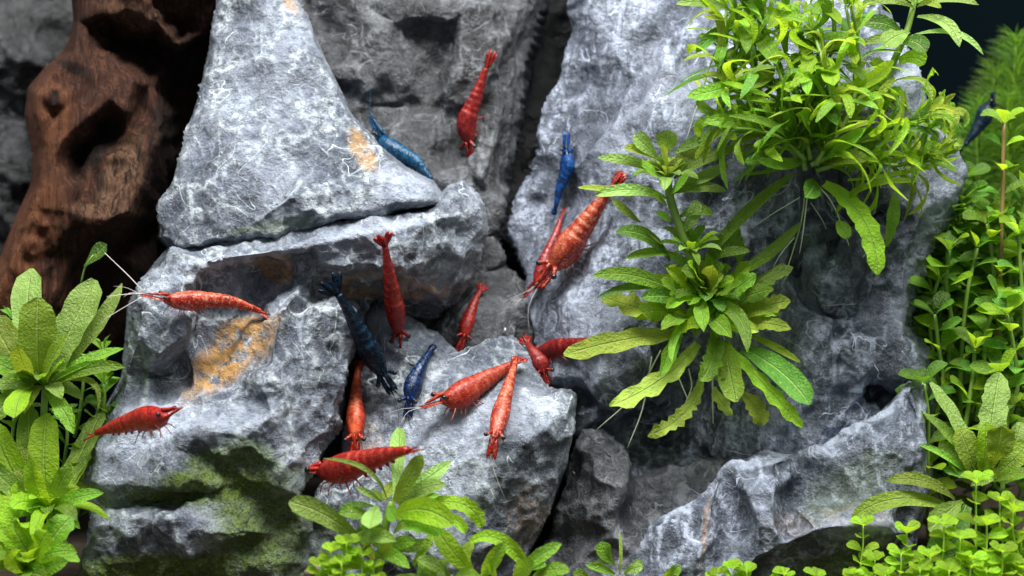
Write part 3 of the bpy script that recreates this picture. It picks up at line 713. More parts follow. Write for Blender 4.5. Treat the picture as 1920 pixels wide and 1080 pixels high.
# ------------------------------------------------------------------ shrimp
def shrimp(label, path, r, dors, mat, gap=3, push=0.0, snout=None, flat=False, fan=26, feelers=(), legs=True, group='shrimp grazing on the stones', depth_from=None, fanspread=1.0):
    """path: photo points from the eyes back to the tail root; r: half height of the carapace in photo pixels"""
    mt = M[mat]; r = r * 0.9
    p2 = catmull([(a, b, 0) for a, b in path], 25)
    L = sum(math.dist(p2[i], p2[i + 1]) for i in range(24))
    sd = np.array([surf(a, b) for a, b, _ in p2]) if depth_from is None else np.full(25, float(depth_from))
    t = np.linspace(0, 1, 25)
    body_r = r * 0.95 * np.interp(t, [0, .25, .45, .8, 1], [.7, 1, .85, .5, .3])
    lim = sd - body_r - gap
    A = np.polyfit(t, lim, 1); line = np.polyval(A, t)
    line = line - max(0.0, np.percentile(line - lim, 85)) - push
    C = np.array([W(a, b, dd) for (a, b, _), dd in zip(p2, line)])
    U0 = np.array([dors[0], -dors[1], dors[2]], float)
    n = 56
    ts = np.linspace(0, 1, n)
    # resample by length
    seg = np.r_[0, np.cumsum(np.linalg.norm(np.diff(C, axis=0), axis=1))]
    Lw = seg[-1]
    path3 = np.stack([np.interp(ts * Lw, seg, C[:, k]) for k in range(3)], 1)
    tang = np.gradient(path3, axis=0)
    root = empty('shrimp', path3[n // 3])
    tag(root, label, 'shrimp', group)
    def frame(i):
        T = -nrm(tang[i])                    # toward the head
        U = nrm(U0 - T * np.dot(U0, T)); return T, U, np.cross(T, U)
    # profile along the body
    kx = [0.0, .03, .09, .18, .28, .38, .44, .55, .66, .78, .88, .95, 1.0]
    up = np.interp(ts, kx, [.16, .32, .54, .78, .90, .90, .82, .74, .64, .50, .38, .32, .26])
    dn = np.interp(ts, kx, [.20, .44, .74, .98, 1.02, .88, .74, .68, .58, .42, .30, .25, .20])
    wd = np.interp(ts, kx, [.22, .38, .58, .76, .84, .80, .72, .64, .54, .42, .33, .28, .26])
    def sm(a):
        for _ in range(2): a = np.convolve(np.pad(a, 1, mode='edge'), [.25, .5, .25], 'valid')
        return a
    up, dn, wd = sm(up), sm(dn), sm(wd)
    joints = [.42, .50, .58, .66, .74, .83]
    edge = np.zeros(n); step = np.ones(n)
    for j in joints:
        edge = np.maximum(edge, np.exp(-((ts - j) / .010) ** 2))
        step += 0.075 * np.clip(1 - (ts - j) / .07, 0, 1) * (ts >= j) * (-1)
    step += 0.0
    seg_n = 20
    V, F, PAT = [], [], []
    for i in range(n):
        T, U, Sd = frame(i)
        for s in range(seg_n):
            th = 2 * math.pi * s / seg_n
            cu, cs = math.cos(th), math.sin(th)
            hgt = (up[i] if cu > 0 else dn[i]) * r * step[i]
            pw = 0.86
            vv = path3[i] + U * hgt * math.copysign(abs(cu) ** pw, cu) + Sd * wd[i] * r * step[i] * 0.92 * math.copysign(abs(cs) ** pw, cs)
            V.append(vv)
            PAT.append((edge[i] * (0.4 + 0.6 * max(0, cu + 0.5)), max(0, cu - 0.72) / 0.28 if cu > 0.72 else 0, max(0, -cu - 0.5) * 2, 1))
    for i in range(n - 1):
        for s in range(seg_n):
            s2 = (s + 1) % seg_n
            F.append((i * seg_n + s, (i + 1) * seg_n + s, (i + 1) * seg_n + s2, i * seg_n + s2))
    F.append(tuple(range(seg_n))); F.append(tuple((n - 1) * seg_n + s for s in range(seg_n - 1, -1, -1)))
    mk('body', V, F, mt, root, attr={'pattern': PAT})
    def blade(name, a, b, w0, w1, N0, par=root, m=mt, tip=0.35, thick=1.2):
        a, b = np.asarray(a), np.asarray(b); t_ = nrm(b - a); s_ = nrm(np.cross(t_, N0)); nn_ = np.cross(s_, t_)
        V, F = [], []
        us = np.linspace(0, 1, 6); wf = np.interp(us, [0, .45, .8, 1], [w0, w1, w1 * .9, w1 * tip])
        for u, ww in zip(us, wf):
            c = a + (b - a) * u
            V += [c + s_ * ww, c + nn_ * thick, c - s_ * ww, c - nn_ * thick]
        for i in range(5):
            for q in range(4):
                F.append((i * 4 + q, (i + 1) * 4 + q, (i + 1) * 4 + (q + 1) % 4, i * 4 + (q + 1) % 4))
        F += [(0, 1, 2, 3), (23, 22, 21, 20)]
        return mk(name, V, F, m, par)
    # head
    T, U, Sd = frame(1); H = path3[0]
    sl = 0.85 * r if snout is None else None
    tipv = H + T * r * 1.05 + U * r * 0.10 if snout is None else W(snout[0], snout[1], line[0] - 2)
    Ls = np.linalg.norm(tipv - H)
    blade('rostrum', path3[3] + U * r * .48, H + (tipv - H) * 0.78 + U * r * .16, r * .20, r * .13, Sd, tip=.15, thick=r * .10)
    for q in (-1, 1):
        st = path3[3] + U * r * .26 + Sd * q * r * .30
        en = H + U * r * .40 + Sd * q * r * .66 + T * r * .06
        stalk = tube('eye_stalk', [st, (st + en) / 2, en], [r * .17, r * .14, r * .16], mt, root, 4)
        e0 = en + Sd * q * r * .06 + T * r * .06
        Ve, Fe = [], []
        for a in range(1, 6):
            for b in range(8):
                ph = math.pi * a / 6; th = 2 * math.pi * b / 8
                Ve.append(e0 + r * .185 * np.array([math.sin(ph) * math.cos(th), math.sin(ph) * math.sin(th), math.cos(ph)]))
        for a in range(4):
            for b in range(8): Fe.append((a * 8 + b, (a + 1) * 8 + b, (a + 1) * 8 + (b + 1) % 8, a * 8 + (b + 1) % 8))
        Fe += [tuple(range(8)), tuple(range(39, 31, -1))]
        mk('eye', Ve, Fe, M['eye'], stalk)
        # the broad antennal scales and the antennules
        a0 = H - U * r * .05 + Sd * q * r * .20
        blade('antennal_scale', a0, H + (tipv - H) * .95 + Sd * q * r * .32 - U * r * .05, r * .14, r * .17, U, tip=.3, thick=r * .05)
        tube('antennule', [a0, H + (tipv - H) * .7 + Sd * q * r * .12, tipv + Sd * q * r * .14 + U * r * .06], [r * .09, r * .07, r * .04], mt, root, 5, 5)
        b0 = tipv + Sd * q * r * .1
        ll = r * (1.9 + 1.2 * rng.random())
        tube('antenna', [H - U * r * .1 + Sd * q * r * .2, b0, b0 + nrm(tipv - H) * ll * .5 + Sd * q * ll * .22 + U * ll * .05, b0 + nrm(tipv - H) * ll * .9 + Sd * q * ll * .55 - U * ll * .12], [.9, .5, .35, .2], M['feeler'] if mat not in ('s_blue', 's_navy', 's_teal', 's_cobalt') else mt, root, 9, 4)
    for pts in feelers:
        tube('antenna', [W(a, b, line[0] - 6) for a, b in pts], [.9, .8, .6], M['feeler'], root, 9, 4)
    if legs:
        for k, f in enumerate((.13, .19, .25, .31, .37)):
            i = int(f * (n - 1)); T, U, Sd = frame(i)
            for q in (-1, 1):
                a0 = path3[i] - U * dn[i] * r * .80 + Sd * q * wd[i] * r * .35
                sw = (0.9 - k * .42) + rng.uniform(-.15, .15)
                kn = a0 - U * r * rng.uniform(.0, .2) + Sd * q * r * rng.uniform(.1, .4) + T * (sw * r * .35 + r * rng.uniform(-.15, .2))
                ft = kn - U * r * rng.uniform(.35, .75) + Sd * q * r * rng.uniform(-.1, .2) + T * (sw * r * .5 + r * rng.uniform(-.3, .3))
                tube('leg', [a0, kn, ft], [r * .07, r * .05, r * .025], M['s_leg'] if mat not in ('s_blue', 's_navy', 's_teal', 's_cobalt') else mt, root, 6, 5)
        for k, f in enumerate((.47, .55, .63, .71, .79)):
            i = int(f * (n - 1)); T, U, Sd = frame(i)
            a0 = path3[i] - U * dn[i] * r * .7
            blade('swimmeret', a0, a0 - U * r * .42 * (1 - k * .1) - T * r * .12, r * .10, r * .16, T, thick=r * .06)
    # tail fan
    T, U, Sd = frame(n - 1); E = path3[-1]
    bt = -T
    blade('telson', E - bt * 4, E + bt * fan * .8 + U * 2, r * .17, r * .15, U, tip=.3, thick=r * .05)
    for q in (-1, 1):
        for a, ln in ((16, 1.0), (34, .92)):
            th = math.radians(a * fanspread) * q
            dr = bt * math.cos(th) + Sd * math.sin(th) - U * .08
            blade('uropod', E - bt * 3 - U * 1.5, E + dr * fan * ln - U * (2 if a > 20 else 1), r * .10, r * .20, U, tip=.55, thick=r * .04)
    return root

shrimp('deep red shrimp high on the stone wall above the small one, head down', [(881, 272), (874, 232), (894, 180), (911, 128)], 27, (-.55, .8, 0.1), 's_deep', snout=(881, 299), fan=40, fanspread=.6)
shrimp('teal blue shrimp perched on the corner of the triangular stone', [(709, 255), (738, 283), (778, 304), (808, 336)], 27, (.55, .55, .65), 's_teal', snout=(694, 214), fan=20, fanspread=.3, gap=0)
shrimp('royal blue shrimp head up on the stone right of the deep crevice', [(1062, 280), (1064, 312), (1050, 352), (1042, 388)], 22, (.3, .9, .2), 's_blue', snout=(1062, 246), fan=18, fanspread=.4)
shrimp('slim dark red shrimp half hidden behind the biggest striped one', [(1003, 540), (1022, 492), (1043, 440), (1052, 408)], 20, (-.8, .45, .1), 's_deep', snout=(978, 560), fan=28, fanspread=.25)
shrimp('biggest red shrimp with pale stripes, tail under the frosted leaves', [(1033, 506), (1074, 452), (1112, 400), (1146, 352)], 38, (-.5, .85, .3), 's_stripe', push=34, snout=(1006, 538), fan=40, fanspread=.5)
shrimp('red shrimp hanging head down over the dark underside of the ledge', [(747, 627), (740, 575), (730, 515), (722, 462)], 27, (.15, 1, .25), 's_red', snout=(752, 662), fan=34, push=6)
shrimp('small red shrimp in the hollow below the deep crevice', [(869, 634), (877, 602), (890, 567), (900, 545)], 21, (.1, 1, .3), 's_red', snout=(858, 660), fan=22)
shrimp('pale striped red shrimp in profile above the ochre stain', [(306, 561), (360, 563), (430, 566), (488, 584)], 22, (.05, .45, 1), 's_stripe', gap=10, push=22, snout=(262, 551), fan=38, fanspread=1.3, feelers=[[(268, 550), (235, 552), (200, 556)], [(268, 556), (230, 578), (190, 602)], [(270, 548), (240, 516), (196, 474)]])
shrimp('navy black shrimp with spread tail on the bluish stone face', [(718, 704), (692, 655), (660, 595), (634, 552)], 31, (.25, 1, .2), 's_navy', snout=(740, 738), fan=46, fanspread=1.15, gap=8)
shrimp('orange red shrimp head down just above the plump cherry red one', [(666, 826), (667, 782), (668, 728), (671, 690)], 27, (0, 1, .25), 's_orange', snout=(664, 856), fan=20)
shrimp('dark cobalt blue shrimp on the wedge stone facing down', [(767, 754), (776, 718), (793, 682), (806, 658)], 25, (-.25, 1, .2), 's_cobalt', snout=(764, 784), fan=20, fanspread=.5)
shrimp('amber red shrimp in profile walking on the wedge stone', [(828, 752), (872, 735), (922, 706), (962, 683)], 31, (-.3, .3, 1), 's_amber', gap=12, snout=(788, 764), fan=34, fanspread=.4)
shrimp('red shrimp with a pale back stripe crossing the amber one', [(927, 822), (940, 772), (955, 718), (966, 680)], 25, (0, 1, .35), 's_stripe', push=26, snout=(920, 862), fan=24, fanspread=.7)
shrimp('short dark red shrimp with black eyes behind the crossing tails', [(1020, 700), (1012, 680), (998, 658), (989, 644)], 25, (.1, 1, .3), 's_deep', snout=(1024, 728), fan=26, push=70)
shrimp('red shrimp whose tail hides behind the long yellow green leaf', [(1006, 660), (1045, 652), (1092, 645), (1142, 638)], 23, (.0, .45, 1), 's_deep', snout=(985, 672), fan=28, fanspread=.4, gap=4, push=-4)
shrimp('bright red shrimp on the stone edge, tail over the rosette leaves', [(313, 781), (276, 784), (226, 798), (182, 812)], 27, (.05, .4, 1), 's_red', gap=14, push=62, snout=(338, 764), fan=34, fanspread=.6)
shrimp('plump cherry red shrimp lying behind the leaf tips of the foot plant', [(598, 884), (655, 874), (718, 856), (764, 845)], 33, (.05, .4, 1), 's_red', push=105, snout=(558, 886), fan=40, fanspread=.5)

shrimp('blurred dark blue shrimp between the feathery weed and the brown stem', [(1858, 192), (1848, 214), (1830, 244), (1808, 272)], 24, (.6, .5, .4), 's_navy', depth_from=600, snout=(1864, 172), fan=24, fanspread=.5, legs=False)

# ------------------------------------------------------------------ plants
PROF = {
    'lance': ([0, .06, .25, .55, .8, .93, 1], [.22, .30, .75, 1, .8, .45, .04]),
    'spat': ([0, .1, .3, .6, .8, .93, 1], [.16, .2, .5, .95, 1, .75, .12]),
    'strap': ([0, .1, .3, .6, .85, .95, 1], [.4, .55, .85, 1, .9, .6, .15]),
    'round': ([0, .08, .2, .45, .7, .9, 1], [.10, .12, .6, 1, .98, .62, .1]),
}
def leaf(parent, B, T, width, mat, bow=(0, 0, 0), Nv=None, shape='lance', wave=0.0, cup=0.25, nu=10, nv=4, freq=None, name='leaf'):
    B, T, bow = np.asarray(B, float), np.asarray(T, float), np.asarray(bow, float)
    us = np.linspace(0, 1, nu + 1)
    P = B + np.outer(us, T - B) + np.outer(4 * us * (1 - us), bow)
    if Nv is None: Nv = (rng.uniform(-.4, .4), -rng.uniform(.3, 1), rng.uniform(.4, 1))
    Nv = nrm(Nv); L = np.linalg.norm(T - B)
    tg = np.gradient(P, axis=0)
    f = np.interp(us, *PROF[shape]) * width * .5
    ph1, ph2 = rng.uniform(0, 6.28), rng.uniform(0, 6.28); fq = freq or max(2.0, L / 26.0)
    V, F, uv = [], [], []
    for i, u in enumerate(us):
        t = nrm(tg[i]); s = nrm(np.cross(t, Nv)); n = np.cross(s, t)
        for j in range(nv + 1):
            v = j / nv * 2 - 1
            wv = wave * width * .5 * abs(v) ** 1.5 * math.sin(fq * 6.28 * u * .5 + (ph1 if v > 0 else ph2)) * min(1, u * 4)
            rf = 1 + .55 * wave * math.sin(fq * 9.5 * u + (ph2 if v > 0 else ph1)) * min(1, u * 3)
            V.append(P[i] + s * f[i] * v * rf * (1 - .12 * cup * v * v) + n * (cup * f[i] * v * v + wv)); uv.append((u, j / nv))
    for i in range(nu):
        for j in range(nv):
            a = i * (nv + 1) + j; F.append((a, a + 1, a + nv + 2, a + nv + 1))
    return mk(name, V, F, M[mat], parent, uv=uv)

def traced(parent, rows, conv, d0, mats=None, dmin=-40, dmax=-120):
    """rows: (bx, by, tx, ty, width, material, bow_x, bow_y, tip_depth or None, wave, shape)"""
    for r in rows:
        bx, by, tx, ty, wdt, mt = r[:6]
        o = list(r[6:]) + [0, 0, None, 0.0, 'lance'][len(r) - 6:]
        a = conv(bx, by); b = conv(tx, ty); sc_ = conv.k
        td = d0 + (o[2] if o[2] is not None else rng.uniform(dmax, dmin))
        B = W(a[0], a[1], d0 - 4); T = W(b[0], b[1], td)
        dirx = b[0] - a[0]; diry = -(b[1] - a[1])
        # a leaf seen from above its face: tilt the face to the lens and to the lamp
        Nv = (rng.uniform(-.25, .25) - .15 * np.sign(dirx), -rng.uniform(.75, 1.1), rng.uniform(.15, .6))
        bw = np.array([o[0] * sc_, -6 - .05 * math.hypot(dirx, diry), -o[1] * sc_])
        leaf(parent, B, T, wdt * sc_ * 1.15, mt, bw, Nv, o[4], o[3] * 1.4, cup=rng.uniform(.1, .35), nu=18 if o[3] > .1 else 11)

class Conv:
    def __init__(s, ox, oy, k): s.ox, s.oy, s.k = ox, oy, 1.0 / k
    def __call__(s, x, y): return (s.ox + x * s.k, s.oy + y * s.k)

def rosette(parent, c, axis, n, lr, wr, mats, shape='spat', wave=0.08, lo=20, hi=80, az=(0, 360), droop=0.18):
    """leaves spreading from one point; lo..hi is the angle from the axis in degrees"""
    ax = nrm(axis); e1 = nrm(np.cross(ax, (0.2, 1, 0.1))); e2 = np.cross(ax, e1)
    for i in range(n):
        f = (i + .5) / n
        th = math.radians(az[0] + (az[1] - az[0]) * ((i * 0.618034) % 1) + rng.uniform(-12, 12)); ph = math.radians(lo + (hi - lo) * f + rng.uniform(-8, 8))
        dr = ax * math.cos(ph) + (e1 * math.cos(th) + e2 * math.sin(th)) * math.sin(ph)
        L = rng.uniform(*lr) * (.6 + .4 * f); wdt = rng.uniform(*wr)
        T = np.asarray(c) + dr * L
        Nv = nrm(ax * 1.0 - dr * math.cos(ph) * .9 + np.array((0, -.25, .15)))
        leaf(parent, np.asarray(c) + dr * 3, T, wdt, rng.choice(mats), ax * L * droop, Nv, shape, wave, rng.uniform(.1, .4), nu=9, nv=4)

def sprig(parent, pts, nodes, lr, wr, mats, shape='lance', rad=(4, 2.5), stem='stem', wave=0.05, ang=62, t0=.12, per=2, crown=4, nu=7, nv=4, taper=.35, bend=.0, face=.3, spread=.62):
    path = catmull(pts, 16)
    V, F = tube_geo(path, np.linspace(rad[0], rad[1], 16), 6)
    mk('stem', V, F, M[stem], parent)
    tg = np.gradient(path, axis=0); a0 = rng.uniform(0, 180)
    for k in range(nodes + 1):
        f = t0 + (1 - t0) * k / max(1, nodes)
        x = f * 15; i = min(int(x), 14); P = path[i] + (path[i + 1] - path[i]) * (x - i)
        t = nrm(tg[i]); e1 = nrm(np.cross(t, (0.3, 1, .05))); e2 = np.cross(t, e1)
        m = crown if k == nodes else per
        for q in range(m):
            th = math.radians(a0 + k * 90 + q * 360 / m + rng.uniform(-18, 18))
            ph = math.radians((ang if k < nodes else ang * spread) + rng.uniform(-14, 14))
            dr = t * math.cos(ph) + (e1 * math.cos(th) + e2 * math.sin(th)) * math.sin(ph)
            L = rng.uniform(*lr) * (1 - taper * (k / max(1, nodes)) ** 2)
            Nv = nrm(t - dr * np.dot(t, dr) + np.array((0, -face, .2)))
            leaf(parent, P + dr * rad[1], P + dr * L, rng.uniform(*wr) * (L / lr[1]) ** .3, rng.choice(mats), t * L * rng.uniform(.02, .16) + bend * L * np.array((rng.uniform(-1, 1), rng.uniform(-1, .4), rng.uniform(-.3, 1))), Nv, shape, wave, rng.uniform(.1, .4), nu, nv)

def plant(label, base, cat='plant', group=None, name='aquatic_plant'):
    return tag(empty(name, base), label, cat, group)

# --- the plant growing on the stone in the middle
d0 = min(surf(1300, 560), surf(1310, 640), surf(1250, 560)) - 55
cp = plant('tufted green plant with a frosted crown and long wavy straps on the bare stone', W(1318, 610, d0))
C7 = Conv(1050, 220, 1.7417)
def c7(x, y, d=0): a = C7(x, y); return W(a[0], a[1], d0 + d)
tube('stem', [c7(450, 600), c7(436, 490, -35), c7(398, 380, -42), c7(370, 300, -45), c7(352, 220, -48), c7(344, 130, -50)], [7, 9, 9, 9, 8, 5], M['stem'], cp, 16, 8)
up_rows = [
 (335, 185, 122, 132, 34, 'pale', 0, -14), (325, 140, 240, 58, 56, 'pale', 0, 0, -60, 0, 'spat'), (342, 125, 352, 42, 66, 'pale', 0, 0, -50, .08, 'spat'), (330, 145, 206, 100, 40, 'yellow', 0, -8),
 (358, 150, 474, 92, 48, 'olive', 0, 10), (372, 118, 518, 54, 38, 'pale', 0, -8), (372, 200, 594, 96, 38, 'pale', 0, -14), (385, 222, 552, 148, 44, 'pale', 0, 12), (348, 230, 266, 158, 64, 'green', 0, -10, -95, .08, 'spat'),
 (350, 265, 110, 256, 40, 'pale', 0, -22), (368, 248, 544, 242, 36, 'pale', 0, -16), (230, 262, 58, 230, 22, 'yellow', 0, -10), (262, 342, 168, 266, 28, 'pale', -6, 0), (392, 325, 500, 318, 38, 'green', 0, -18),
 (362, 340, 316, 308, 26, 'green'), (405, 372, 446, 268, 44, 'pale', 8, 0), (352, 180, 330, 100, 52, 'yellow', 0, 0, -80), (356, 250, 420, 190, 46, 'green', 0, 0, -110), (350, 290, 300, 250, 34, 'green', 0, 0, -90)]
rows = [
 (360, 470, 180, 376, 56, 'dark', 10, -34), (352, 450, 272, 378, 34, 'yellow', 0, 6), (455, 490, 768, 180, 40, 'green', -18, -10, -70), (540, 530, 788, 340, 36, 'green', 6, 16, -60, .06), (480, 450, 590, 372, 54, 'pale', 0, 0, -30, .12),
 (585, 480, 548, 338, 44, 'green', 12, 0, -40, .25), (470, 470, 622, 438, 32, 'green', 0, -14), (440, 605, 104, 518, 48, 'green', -12, -40, -120), (400, 565, 118, 592, 30, 'dark', 0, -30, -110), (400, 650, 138, 586, 72, 'yellow', 0, 10, -70, .28, 'strap'),
 (410, 605, 262, 590, 52, 'dark', 0, -14), (380, 450, 212, 462, 32, 'green', 0, -14), (520, 600, 640, 512, 62, 'green', 0, 0, -90, .15), (600, 580, 762, 488, 52, 'pale', 0, -10, -60, .15), (520, 650, 752, 598, 56, 'yellow', 0, 0, -60, .2, 'strap'),
 (560, 680, 756, 692, 46, 'yellow', 0, -14, -80, .15), (560, 640, 720, 642, 42, 'lime', 0, -10, -60, .15),
 (400, 705, 12, 776, 62, 'yellow', 0, -14, -90, .16, 'strap'), (450, 740, 162, 944, 58, 'yellow', 20, 14, -110, .28, 'strap'), (400, 690, 330, 845, 46, 'green', -10, 0, -100, .1), (452, 612, 366, 800, 24, 'green', -36, 10, -140),
 (350, 705, 470, 676, 52, 'lime', 0, -10, -120, .15), (450, 610, 612, 768, 46, 'green', 40, -48, -150), (500, 700, 458, 862, 58, 'green', 20, 0, -100, .28, 'strap'), (462, 850, 286, 1040, 44, 'yellow', 30, 20, -60, .4, 'strap'),
 (535, 730, 574, 930, 74, 'olive', -4, 0, -90, .1, 'strap'), (575, 880, 660, 1005, 62, 'yellow', 10, -6, -50, .2, 'spat'), (540, 740, 792, 1012, 42, 'lime', 10, 12, -110, .3, 'strap'), (600, 755, 816, 938, 80, 'dark', 14, -12, -130, .04, 'strap'),
 (610, 708, 788, 802, 24, 'lime', 0, -6, -60), (505, 880, 566, 972, 42, 'yellow', -14, 0, -40, .3), (450, 560, 470, 700, 46, 'green', 0, 0, -140, .1), (470, 560, 420, 470, 50, 'lime', 0, 0, -120, .12), (480, 570, 500, 480, 60, 'olive', 0, 0, -110, .1),
 (490, 590, 590, 540, 54, 'green', 0, 0, -120, .12), (420, 590, 330, 530, 50, 'green', 0, 0, -110, .1), (470, 640, 560, 720, 56, 'green', 0, -8, -150, .1), (430, 640, 330, 690, 50, 'green', 0, -6, -130, .12), (430, 560, 350, 490, 60, 'lime', 0, 0, -70, .15),
 (540, 560, 620, 470, 50, 'lime', 0, 0, -60, .15), (460, 520, 395, 500, 46, 'pale', 0, -6, -100, .15), (560, 610, 700, 560, 56, 'green', 0, -8, -70, .15), (500, 660, 650, 700, 50, 'yellow', 0, -4, -90, .12), (420, 640, 230, 640, 56, 'lime', 0, -8, -60, .2, 'strap'),
 (510, 720, 520, 860, 56, 'olive', 0, 0, -70, .12, 'strap')]
rosette(cp, c7(470, 590, -10), (.05, -.75, .6), 52, (70, 135), (18, 30), ['green', 'lime', 'lime', 'green', 'yellow', 'lime', 'dark'], 'strap', .16, 20, 110)
rosette(cp, c7(350, 200, -48), (0, -.45, .9), 16, (60, 90), (20, 30), ['pale', 'pale', 'green', 'yellow'], 'lance', .05, 25, 95)
rosette(cp, c7(425, 450, -38), (0, -.45, .9), 16, (60, 105), (15, 23), ['green', 'lime', 'pale', 'green'], 'lance', .1, 25, 85)
traced(cp, up_rows, C7, d0 - 45, dmin=-10, dmax=-70)
traced(cp, rows, C7, d0, dmin=-40, dmax=-120)
for a in ([(330, 760), (250, 900), (120, 1020)], [(300, 780), (270, 950), (220, 1080)], [(500, 800), (498, 900), (500, 1000)], [(380, 830), (400, 880), (430, 950)], [(420, 820), (430, 880), (410, 930)], [(540, 620), (530, 690), (545, 760)]):
    tube('root', [c7(x, y, 10) for x, y in a], [1.6, 1.5, .9], M['root'], cp, 9, 5)

# --- the leafy mass on the upper right
d1 = 75.0
bp = plant('dense leafy clump with pale hanging roots high on the broad stone', W(1500, 340, d1))
C3 = Conv(1200, 0, 2.0)
def c3(x, y, d=0): a = C3(x, y); return W(a[0], a[1], d1 + d)
for path in ([(620, 640), (600, 480), (560, 300), (500, 120)], [(600, 600), (450, 420), (400, 200), (380, -20)], [(650, 620), (760, 450), (800, 250), (760, 20)], [(640, 620), (840, 520), (950, 470), (1050, 440)],
             [(620, 600), (520, 520), (420, 490), (320, 480)], [(660, 620), (720, 480), (700, 300), (640, 120)], [(300, 430), (310, 330), (340, 200), (370, 40)], [(660, 640), (800, 600), (940, 620), (1040, 600)],
             [(640, 600), (620, 450), (660, 330), (720, 200)]):
    for dd in (rng.uniform(-100, -60), rng.uniform(-60, 0), rng.uniform(-20, 50)):
      ofx = rng.uniform(-40, 40)
      sprig(bp, [c3(x + ofx * k * .5, y, dd + k * rng.uniform(-25, 5)) for k, (x, y) in enumerate(path)], 6, (75, 140), (16, 25), ['green', 'green', 'lime', 'dark', 'lime', 'yellow', 'green'], 'strap', (5, 3), 'stem', .07, 74, per=2, crown=5, nu=12, bend=.36)
rowsB = [
 (340, 40, 134, 16, 40, 'pale', 0, -14, -90), (345, 110, 208, 200, 44, 'dark', -6, -16, -60), (570, 130, 560, 330, 52, 'lime', 60, 0, -130, .25), (690, 350, 952, 228, 58, 'lime', 20, 26, -150, .05, 'strap'), (600, 220, 722, 320, 62, 'lime', 30, -14, -140, .1, 'strap'),
 (430, 285, 178, 362, 50, 'green', 0, 12, -120, .06, 'strap'), (620, 610, 330, 435, 36, 'green', 30, -40, -140), (500, 500, 234, 458, 56, 'green', 0, -16, -120, .05), (640, 612, 846, 480, 60, 'green', 0, 6, -140), (780, 676, 1200, 588, 22, 'lime', 0, 16, -60, 0, 'strap'),
 (735, 800, 1050, 680, 26, 'lime', -50, -40, -70, 0, 'strap'), (690, 690, 890, 1030, 72, 'lime', 40, -30, -80, .16, 'strap'), (925, 925, 956, 720, 46, 'green', 0, 0, -40, .1), (600, 60, 752, 90, 40, 'lime', 10, -34, -120, .05, 'strap'), (620, 150, 840, 160, 44, 'green', 0, -14, -100),
 (380, 60, 400, 200, 46, 'green', 0, 0, -130), (420, 120, 510, 240, 60, 'green', 8, 0, -130), (440, 80, 620, 80, 50, 'green', 0, -14, -120, .1), (600, 560, 520, 400, 60, 'dark', 0, 0, -110), (640, 560, 740, 400, 70, 'dark', 0, 0, -100), (660, 520, 600, 420, 80, 'green', 0, 0, -120),
 (640, 610, 860, 600, 70, 'olive', 0, -10, -90), (620, 600, 440, 600, 46, 'green', 0, 18, -100), (500, 570, 392, 610, 44, 'dark', 0, 6, -110), (860, 680, 1010, 590, 24, 'lime', -30, -50, -120), (980, 620, 1120, 555, 44, 'lime', 0, 0, -60), (880, 520, 1000, 440, 40, 'lime', 20, 30, -120, .05, 'strap'),
 (960, 300, 1090, 400, 24, 'olive', 34, -40, -40), (1040, 420, 1190, 470, 70, 'yellow', 0, -10, -40, .3, 'spat'), (660, 680, 620, 740, 70, 'dark', 0, 0, -90), (740, 830, 780, 895, 50, 'green', 0, 0, -30), (560, 0, 480, 110, 44, 'lime', 0, 0, -100, .1), (700, 0, 640, 60, 44, 'green', 0, 0, -100, .1),
 (330, 120, 290, 260, 40, 'green', -10, 0, -70, .1), (460, 330, 570, 340, 50, 'lime', 0, -10, -120, .2), (760, 240, 840, 300, 50, 'green', 0, -8, -100, .1), (780, 170, 810, 240, 34, 'yellow', 0, 0, -120, 0, 'strap'), (640, 360, 740, 470, 50, 'dark', 0, 0, -120), (500, 250, 420, 330, 60, 'olive', 0, 0, -80)]
traced(bp, rowsB, C3, d1 - 45)
for a, rr, mt in (([(352, 60), (280, 200), (220, 380), (168, 545)], 3.4, 'root'), ([(350, 40), (290, 90), (215, 150)], 2.2, 'root'), ([(300, 400), (250, 440), (190, 480)], 2.0, 'root'), ([(480, 330), (482, 450), (478, 620)], 2.2, 'root_green'),
                  ([(620, 720), (600, 850), (530, 1080)], 3.0, 'root_green'), ([(628, 730), (610, 880), (598, 950)], 2.4, 'root'), ([(640, 670), (720, 760), (784, 920)], 2.8, 'root'), ([(600, 740), (500, 800), (415, 858)], 2.0, 'root'), ([(580, 890), (530, 950), (500, 1000)], 1.5, 'root'),
                  ([(560, 690), (480, 720), (430, 740)], 1.3, 'root'), ([(640, 760), (680, 820), (700, 860)], 1.3, 'root'), ([(430, 620), (400, 640), (370, 690)], 1.2, 'root'), ([(545, 300), (500, 380), (466, 440)], 1.4, 'root_green')):
    tube('root', [c3(x, y, -45 + 12 * k) for k, (x, y) in enumerate(a)], [rr * .5, rr * .5, rr * .3], M[mt], bp, 10, 5)

